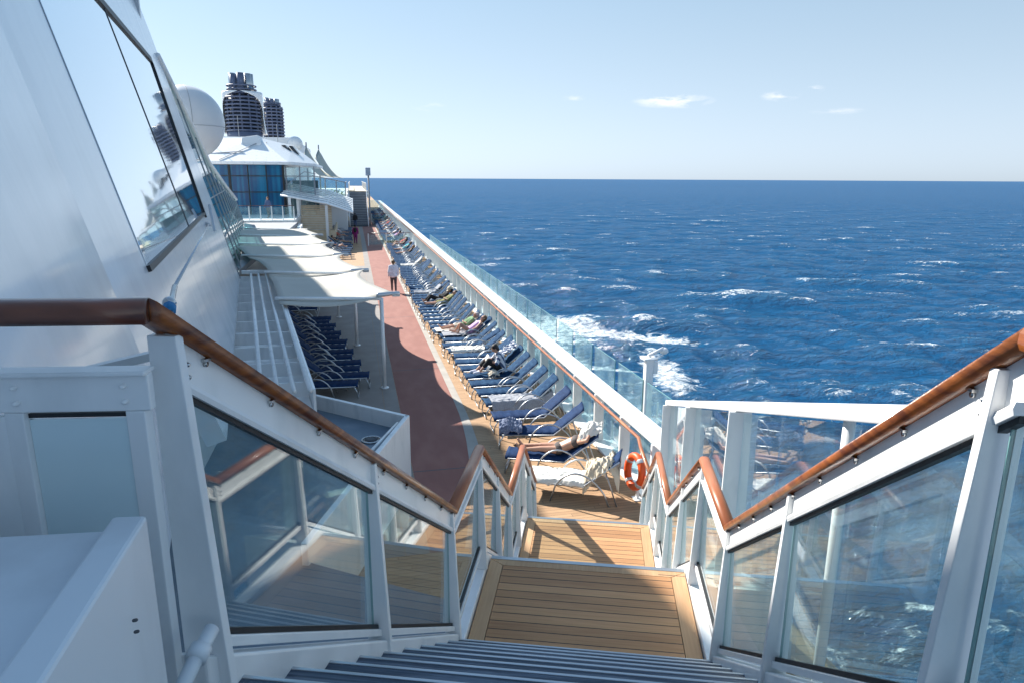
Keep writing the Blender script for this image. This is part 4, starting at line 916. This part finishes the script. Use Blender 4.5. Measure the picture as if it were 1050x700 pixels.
# raised deck with railing in front of the blue windows
md = thing('raised_deck', 'white raised deck edge below the blue glazed front', 'deck edge', (-8, 58, 0))
part('slab', MB().box(-20, -4.6, 57.0, 75, 2.3, 2.6), M['white'], md)
part('wall', MB().box(-20, -4.8, 57.3, 57.5, 0, 2.3), M['white'], md)
fr = thing('balustrade', 'white railing with brown top below the blue glazed front', 'railing', (-8, 58, 2.6))
part('handrail', MB().sweep([(-11.5, 57.6, 3.72), (-4.6, 57.6, 3.72)], HP, True), M['railx'], fr)
for i in range(9): part('post', MB().box(-11.4 + i * .84, -11.32 + i * .84, 57.55, 57.65, 2.6, 3.68), M['white'], fr)
part('glass_panel', MB().box(-11.5, -4.6, 57.6, 57.61, 2.7, 3.6), M['glassfar'], fr)
# glazed front
bf = thing('glazed_building', 'blue glazed superstructure front under a white roof', 'building', (-9, 68, 2.6))
BW, BE, BV = -13.5, -6.0, 66.0
part('wall', MB().box(BW, BE, BV + .1, BV + 14, 2.6, 6.9), M['darkwin'], bf)
us = [-13.5, -12.1, -10.55, -9.0 , -7.45, -6.0]; zs = [2.65, 4.6, 6.0, 6.92]
wp = part('window', MB().box(BW, BE, BV + .05, BV + .09, 2.6, 6.95), M['bluewin'], bf)
for i, u in enumerate(us): part('mullion', MB().box(u - (.10 if i in (2, 5) else .04), u + (.10 if i in (2, 5) else .04), BV - .06, BV + .04, 2.6, 6.95), M['black'], bf)
for z in zs[1:3]: part('transom', MB().box(BW, BE, BV - .03, BV + .045, z - .035, z + .035), M['black'], bf)
part('roof_slab', MB().slab([(-14.5, 65.2, 6.98), (-5.2, 65.2, 6.98), (-3.1, 66.6, 6.85), (-3.1, 80, 6.85), (-14.5, 80, 6.98)], (0, 0, .26)), M['white'], bf, .03)
# open glazed verandah right of it
part('verandah_glass', MB().box(-5.95, -3.35, 66.2, 66.22, 2.6, 6.8), M['glassfar'], bf)
mb = MB()
for u in (-5.8, -4.6, -3.35): mb.box(u - .06, u + .06, 66.1, 66.2, 2.6, 6.85)
for z in (4.6, 6.0): mb.box(-5.9, -3.3, 66.12, 66.18, z - .04, z + .04)
mb.bar((-5.8, 66.05, 5.2), (-4.2, 66.05, 6.4), .06, .06).bar((-4.2, 66.05, 6.4), (-3.2, 66.05, 6.2), .06, .06)
part('verandah_frame', mb, M['midgrey'], bf)
part('verandah_back', MB().box(-5.9, -3.4, 74, 74.1, 2.6, 5.6), mat('teal_inside', (.10, .17, .19), .4), bf)
# roof house: faceted white block
part('roof_house', MB().hexa([(-13.8, 67, 7.24), (-5.6, 67, 7.24), (-3.6, 84, 7.24), (-13.8, 84, 7.24)], [(-13.6, 72, 9.5), (-8.6, 72, 9.6), (-6.4, 84, 9.4), (-13.6, 84, 9.6)]), M['white'], bf, .05)
part('roof_box', MB().hexa([(-10.2, 69.8, 7.6), (-7.6, 69.8, 7.6), (-7.6, 76, 7.6), (-10.2, 76, 7.6)], [(-9.9, 70.8, 9.55), (-8.5, 70.8, 9.75), (-8.5, 76, 9.75), (-9.9, 76, 9.6)]), M['whitefar'], bf, .05)
mb = MB()
for a in range(5): mb.bar((-13 + a * .9, 67.4, 7.35), (-11.4 + a * .9, 71.5, 9.15), .06, .06)
mb.bar((-13.2, 68.5, 7.9), (-9.6, 68.8, 8.2), .07, .07).bar((-11.5, 67.2, 7.4), (-8.6, 70.5, 9.0), .06, .06)
part('roof_pipes', mb, M['midgrey'], bf)
for u_, v_, h_ in ((-12.6, 70.5, 1.6), (-11.2, 78, 2.4), (-7.6, 80, 1.8)): part('aerial', MB().tube([(u_, v_, 8.6), (u_, v_, 9.6 + h_)], .03, 6), M['midgrey'], bf)
for i in range(2): part('roof_window', MB().hexa([(-6.35 + i * .55, 77.0 + i * 1.8, 8.35), (-6.0 + i * .55, 77.0 + i * 1.8, 8.35), (-5.9 + i * .55, 78.1 + i * 1.8, 8.35), (-6.25 + i * .55, 78.1 + i * 1.8, 8.35)], [(-7.0 + i * .55, 76.9 + i * 1.8, 9.15), (-6.6 + i * .55, 76.9 + i * 1.8, 9.15), (-6.5 + i * .55, 78.1 + i * 1.8, 9.15), (-6.9 + i * .55, 78.1 + i * 1.8, 9.15)]), M['darkwin'], bf)
# upper forward deck house, plants, side windows
ud = thing('upper_pavilion', 'open glazed upper deck pavilion with planters forward of the awning', 'pavilion', (-2.5, 88, 0))
part('deck_slab', MB().box(-14, -.7, 76, 150, 3.3, 3.75), M['white'], ud)
part('deck_slab', MB().box(1.9, 2.2, 92.5, 150, 3.3, 3.75), M['white'], ud)
part('deck_slab', MB().box(-.7, 1.9, 93.4, 150, 3.9, 4.2), M['tan'], ud)
part('wall', MB().box(-14, -.72, 77, 150, 0, 3.3), M['whitefar'], ud)
mb = MB()
for u in (-4.2, -3.0, -1.8, -.8): mb.box(u - .06, u + .06, 82, 82.1, 3.75, 6.0 - (u + 4.2) * .2)
mb.bar((-4.4, 82.05, 6.1), (-.7, 82.05, 5.35), .1, .1).bar((-.8, 82.05, 5.35), (-.8, 100, 5.35), .1, .1)
part('frame', mb, M['midgrey'], ud)
part('glass', MB().slab([(-4.2, 82.05, 3.8), (-.8, 82.05, 3.8), (-.8, 82.05, 5.3), (-4.2, 82.05, 6.0)], (0, .02, 0)), M['glassfar'], ud)
mb = MB()
for i in range(260):
    c = Vector((random.uniform(-4.0, -.9), random.uniform(83, 84), 3.8 + abs(random.gauss(0, .35)))); d = Vector([random.gauss(0, 1) for _ in range(3)]).normalized() * .13; e_ = d.cross(Vector((random.random(), random.random(), random.random()))).normalized() * .06
    mb.add([c - d, c + e_, c + d, c - e_], [(0, 1, 2, 3)])
solo('planter_shrub', mb, M['leaf'], 'yellow green planting behind the pavilion glass', 'plant', (-2.5, 83.5, 3.75))
# sails
sl = thing('shade_sail', 'pale peaked shade sail on masts above the pavilion', 'shade sail', (-4, 92, 5))
def sail(p0, p1, p2, p3, sag): 
    P_ = [Vector(p) for p in (p0, p1, p2, p3)]
    def f(a, b): q = (P_[0] * (1 - a) + P_[1] * a) * (1 - b) + (P_[3] * (1 - a) + P_[2] * a) * b; q = q.copy(); q.z -= sag * math.sin(math.pi * b) * (1); return tuple(q)
    return MB().grid(f, 10, 10, (0, 0, -.03))
part('fabric', sail((-5.6, 95, 9.8), (-5.6, 88, 8.3), (-2.6, 86, 6.0), (-2.3, 96, 5.9), .8), cloth('sail', (.42, .42, .36)), sl)
part('fabric', sail((-4.3, 100, 9.7), (-4.6, 95, 8.4), (-1.5, 92, 5.9), (-1.2, 101, 5.8), .8), M['sail'], sl)
part('mast', MB().tube([(-5.6, 95, 3.7), (-5.6, 95, 10.3)], .1, 8).tube([(-4.3, 100, 3.7), (-4.3, 100, 10.2)], .1, 8), M['midgrey'], sl)
d2 = solo('satellite_dome', MB().ball((-7.0, 96, 10.1), .95, (1, 1, 1), 24, 14).tube([(-7, 96, 8), (-7, 96, 9.4)], .4, 12), M['whitefar'], 'small pale dome between the funnel and the sails', 'satellite dome', (-7, 96, 8))
# far stairs
fs = thing('deck_stairs', 'steep dark grey stairs climbing to the forward upper deck', 'stairs', (.6, 90, 0))
part('ramp', MB().hexa([(-.45, 87.6, 0), (1.65, 87.6, 0), (1.65, 93.4, 0), (-.45, 93.4, 0)], [(-.45, 87.7, .2), (1.65, 87.7, .2), (1.65, 93.3, 4.15), (-.45, 93.3, 4.15)]), M['darkgrey'], fs)
mb = MB()
for k in range(20): y = 87.8 + k * .275; mb.box(-.43, 1.63, y, y + .06, .2 + k * .198, .33 + k * .198)
part('steps', mb, M['midgrey'], fs)
for u in (-.52, 1.72):
    part('side_rail', MB().bar((u, 87.5, 1.1), (u, 93.4, 5.2), .06, .07).bar((u, 87.5, .15), (u, 93.4, 4.2), .1, .22).bar((u, 87.5, 0), (u, 87.5, 1.1), .06, .06).bar((u, 93.4, 4.1), (u, 93.4, 5.2), .06, .06), M['white'], fs)
mb = MB()
for u in (-.52, 1.75):
    mb.bar((u, 93.4, 5.2), (u, 140, 5.2), .06, .06)
    for k in range(16): mb.bar((u, 93.4 + k * 2.6, 4.2), (u, 93.4 + k * 2.6, 5.2), .05, .05)
solo('upper_railing', mb, M['white'], 'thin white rails along the forward upper walkway', 'railing', (.6, 93.4, 4.2))
sp = thing('loudspeaker_post', 'tall pale post with a grey box loudspeaker on top', 'post', (1.95, 88, 0))
part('post', MB().tube([(1.95, 88, 0), (1.95, 88, 6.2)], .10, 10), M['midgrey'], sp)
part('speaker_box', MB().box(1.62, 2.22, 87.8, 88.3, 6.15, 7.1), mat('speaker_grey', (.36, .42, .50), .5), sp, .05)
# wall below upper deck right of promenade
solo('forward_windbreak', MB().box(2.6, 5.2, 128, 128.1, 0, 2.0).box(2.6, 2.7, 120, 128, 0, 1.2), M['glassfar'], 'pale glass windbreak closing the far end of the promenade', 'windbreak', (4, 128, 0))

# ------------------------------------------------------------------ funnels
def funnel(cx, cy, r, z0, z1, zt, label, fin):
    t = thing('funnel', label, 'funnel', (cx, cy, z0), 0, 'dark louvred funnels')
    nl = 10
    for k in range(nl):
        z = z0 + (z1 - z0) * (k + .5) / nl
        part('louvre_ring', MB().ring((cx, cy, z), r * (.97 if k > nl - 2 else 1), (z1 - z0) / nl * .27, 36, 6, 1.0), M['funnel'], t)
    part('core', MB().tube([(cx, cy, z0 - .4), (cx, cy, z1)], r * .78, 24), mat('funnel_core', (.03, .035, .05), .6), t)
    mb = MB()
    for k in range(12):
        a = 2 * math.pi * k / 12; mb.box(cx + r * .93 * math.cos(a) - .09, cx + r * .93 * math.cos(a) + .09, cy + r * .93 * math.sin(a) - .09, cy + r * .93 * math.sin(a) + .09, z0 - .2, z1 + .1)
    part('rib', mb, M['funnel'], t)
    part('base', MB().tube([(cx, cy, z0 - 1.2), (cx, cy, z0 + .05)], r * 1.02, 32), M['funnel'], t)
    r2 = r * .82; zz = z1
    for k in range(3): part('louvre_ring', MB().ring((cx, cy, z1 + (zt - z1) * (.12 + .16 * k)), r2, .10 * r / 2.2, 32, 6), M['funnel'], t)
    part('core', MB().tube([(cx, cy, z1), (cx, cy, z1 + (zt - z1) * .55)], r2 * .7, 20), M['darkgrey'], t)
    for k in range(7):
        a = 2 * math.pi * k / 7 + .3; q = r2 * .62
        part('exhaust_pipe', MB().tube([(cx + q * math.cos(a), cy + q * math.sin(a), z1 + .1), (cx + q * math.cos(a), cy + q * math.sin(a), zt - random.uniform(0, .35))], r2 * .25, 12), M['funnel'] if k % 3 else M['steel'], t)
    if fin:
        zm = (z0 + z1) / 2; H = (z1 - z0) / 2 + .3
        for s in (-1, 1):
            def f(a, b, s=s):       # shell hugging the side, its front edge an arc
                z = z0 - .2 + (z1 - z0 + .7) * a; tt = (z - zm) / H; tt = max(-1, min(1, tt))
                front = math.pi / 2 - (math.acos(max(-1, min(1, 1 - abs(tt) ** 2.4))) * .55) if tt > 0 else math.pi / 2 + .05
                lead = (.03 + .84 * math.sqrt(max(0, 1 - tt * tt))) * math.pi / 2 if tt > 0 else (.87 - .10 * (-tt) ** 3) * math.pi / 2
                ang = lead + (math.pi - lead) * b - math.pi / 2   # 0 = front-facing (-Y)
                rr = r * (1.14 + (.02 + .14 * (max(0, -tt)) ** 2 if s > 0 else .0))
                th = lead + (math.pi * .95 - lead) * b
                return (cx + s * rr * math.sin(th), cy - rr * math.cos(th), z)
            part('white_shell', MB().grid(f, 18, 12, (0, .05, 0)), M['white'], t)
    return t
funnel(-14.25, 105, 2.3, 11.9, 16.7, 19.7, 'nearer dark grey louvred funnel framed by a white shell', True)
funnel(-12.9, 130, 1.75, 12.2, 17.6, 19.2, 'second smaller louvred funnel behind the nearer one', False)
solo('funnel_deckhouse', MB().box(-22, -7.5, 98, 140, 3, 11.0), M['whitefar'], 'white deckhouse carrying the funnels', 'deckhouse', (-15, 118, 3))

# ------------------------------------------------------------------ light, sky, camera
SUN_EL = rad(36); SUN_AZ = rad(-33)       # clockwise from +Y (negative = to the left, ahead)
sv = Vector((math.sin(SUN_AZ) * math.cos(SUN_EL), math.cos(SUN_AZ) * math.cos(SUN_EL), math.sin(SUN_EL)))
sun = bpy.data.lights.new('sun', 'SUN'); sun.energy = 3.9; sun.angle = rad(.55); sun.color = (1, .955, .88)
so_ = bpy.data.objects.new('sun', sun); COL.objects.link(so_); so_.rotation_euler = sv.to_track_quat('Z', 'Y').to_euler()
w = bpy.data.worlds.new('World'); scene.world = w; w.use_nodes = True; nt = w.node_tree; L = nt.links
bg = nt.nodes['Background']; bg.inputs['Strength'].default_value = .15
sky = nt.nodes.new('ShaderNodeTexSky'); sky.sky_type = 'NISHITA'; sky.sun_disc = False
sky.sun_elevation = SUN_EL; sky.sun_rotation = SUN_AZ
sky.altitude = 0; sky.air_density = 1.0; sky.dust_density = .6; sky.ozone_density = 1.5
tc = nt.nodes.new('ShaderNodeTexCoord')
def vm(op, a, b=None):
    n = nt.nodes.new('ShaderNodeVectorMath'); n.operation = op; L.new(a, n.inputs[0])
    if b is not None: n.inputs[1].default_value = b
    return n
mpn = nt.nodes.new('ShaderNodeMapping'); L.new(tc.outputs['Generated'], mpn.inputs[0]); mpn.inputs['Scale'].default_value = (14, 14, 52)
nz = nt.nodes.new('ShaderNodeTexNoise'); nz.inputs['Scale'].default_value = 1.6; nz.inputs['Detail'].default_value = 8; nz.inputs['Roughness'].default_value = .62; L.new(mpn.outputs[0], nz.inputs[0])
acc = None
for d, sxy, sz_, amp in (((.427, .899, .1025), .048, .0085, 1.0), ((.545, .832, .106), .022, .007, .75), ((.108, .99, .095), .022, .006, .3), ((.575, .81, .112), .014, .005, .7), ((.77, .63, .125), .04, .014, .7), ((.30, .945, .108), .016, .004, .5), ((.60, .79, .085), .03, .004, .4)):
    s_ = vm('SUBTRACT', tc.outputs['Generated'], d); s2 = vm('MULTIPLY', s_.outputs[0], (1 / sxy, 1 / sxy, 1 / sz_)); ln = vm('LENGTH', s2.outputs[0])
    mr = nt.nodes.new('ShaderNodeMapRange'); mr.inputs[1].default_value = 1.2; mr.inputs[2].default_value = 0.0; mr.inputs[3].default_value = 0; mr.inputs[4].default_value = amp; L.new(ln.outputs['Value'], mr.inputs[0])
    if acc is None: acc = mr.outputs[0]
    else: n_ = nt.nodes.new('ShaderNodeMath'); n_.operation = 'MAXIMUM'; L.new(acc, n_.inputs[0]); L.new(mr.outputs[0], n_.inputs[1]); acc = n_.outputs[0]
ml = nt.nodes.new('ShaderNodeMath'); ml.operation = 'MULTIPLY'; L.new(acc, ml.inputs[0])
mr = nt.nodes.new('ShaderNodeMapRange'); mr.inputs[1].default_value = .44; mr.inputs[2].default_value = .62; L.new(nz.outputs['Fac'], mr.inputs[0]); L.new(mr.outputs[0], ml.inputs[1])
bw = nt.nodes.new('ShaderNodeRGBToBW'); L.new(sky.outputs[0], bw.inputs[0])
pw = nt.nodes.new('ShaderNodeMath'); pw.operation = 'POWER'; L.new(bw.outputs[0], pw.inputs[0]); pw.inputs[1].default_value = .4
sxyz = nt.nodes.new('ShaderNodeSeparateXYZ'); L.new(tc.outputs['Generated'], sxyz.inputs[0])
ramp = nt.nodes.new('ShaderNodeValToRGB'); L.new(sxyz.outputs[2], ramp.inputs[0]); e = ramp.color_ramp.elements
e[0].position = 0.0; e[0].color = (.93, 1.08, 1.22, 1); e[1].position = .85; e[1].color = (.46, .80, 1.35, 1)
q = ramp.color_ramp.elements.new(.10); q.color = (.82, 1.04, 1.26, 1); q = ramp.color_ramp.elements.new(.36); q.color = (.57, .91, 1.30, 1)
tn = nt.nodes.new('ShaderNodeVectorMath'); tn.operation = 'MULTIPLY'; L.new(pw.outputs[0], tn.inputs[0]); L.new(ramp.outputs[0], tn.inputs[1])
sk2 = nt.nodes.new('ShaderNodeMix'); sk2.data_type = 'RGBA'; sk2.inputs[0].default_value = 1.0; L.new(sky.outputs[0], sk2.inputs[6]); L.new(tn.outputs[0], sk2.inputs[7])
mix = nt.nodes.new('ShaderNodeMix'); mix.data_type = 'RGBA'; L.new(ml.outputs[0], mix.inputs[0]); L.new(sk2.outputs[2], mix.inputs[6]); mix.inputs[7].default_value = (3.5, 3.4, 3.35, 1)
L.new(mix.outputs[2], bg.inputs[0])

cam = bpy.data.cameras.new('camera'); co = bpy.data.objects.new('camera', cam); COL.objects.link(co); scene.camera = co
cam.sensor_width = 36; cam.lens = 24; cam.clip_start = .05; cam.clip_end = 200000
co.location = (0, 0, EYE)
co.rotation_euler = (Matrix.Rotation(rad(-12.9), 3, 'Z') @ Matrix.Rotation(rad(90 - 13.4), 3, 'X') @ Matrix.Rotation(rad(.3), 3, 'Z')).to_euler()
scene.view_settings.view_transform = 'Standard'; scene.view_settings.look = 'None'; scene.view_settings.exposure = 1.38; scene.view_settings.gamma = 1
scene.render.engine = 'CYCLES'; scene.cycles.max_bounces = 8; scene.cycles.transparent_max_bounces = 24; scene.cycles.glossy_bounces = 5
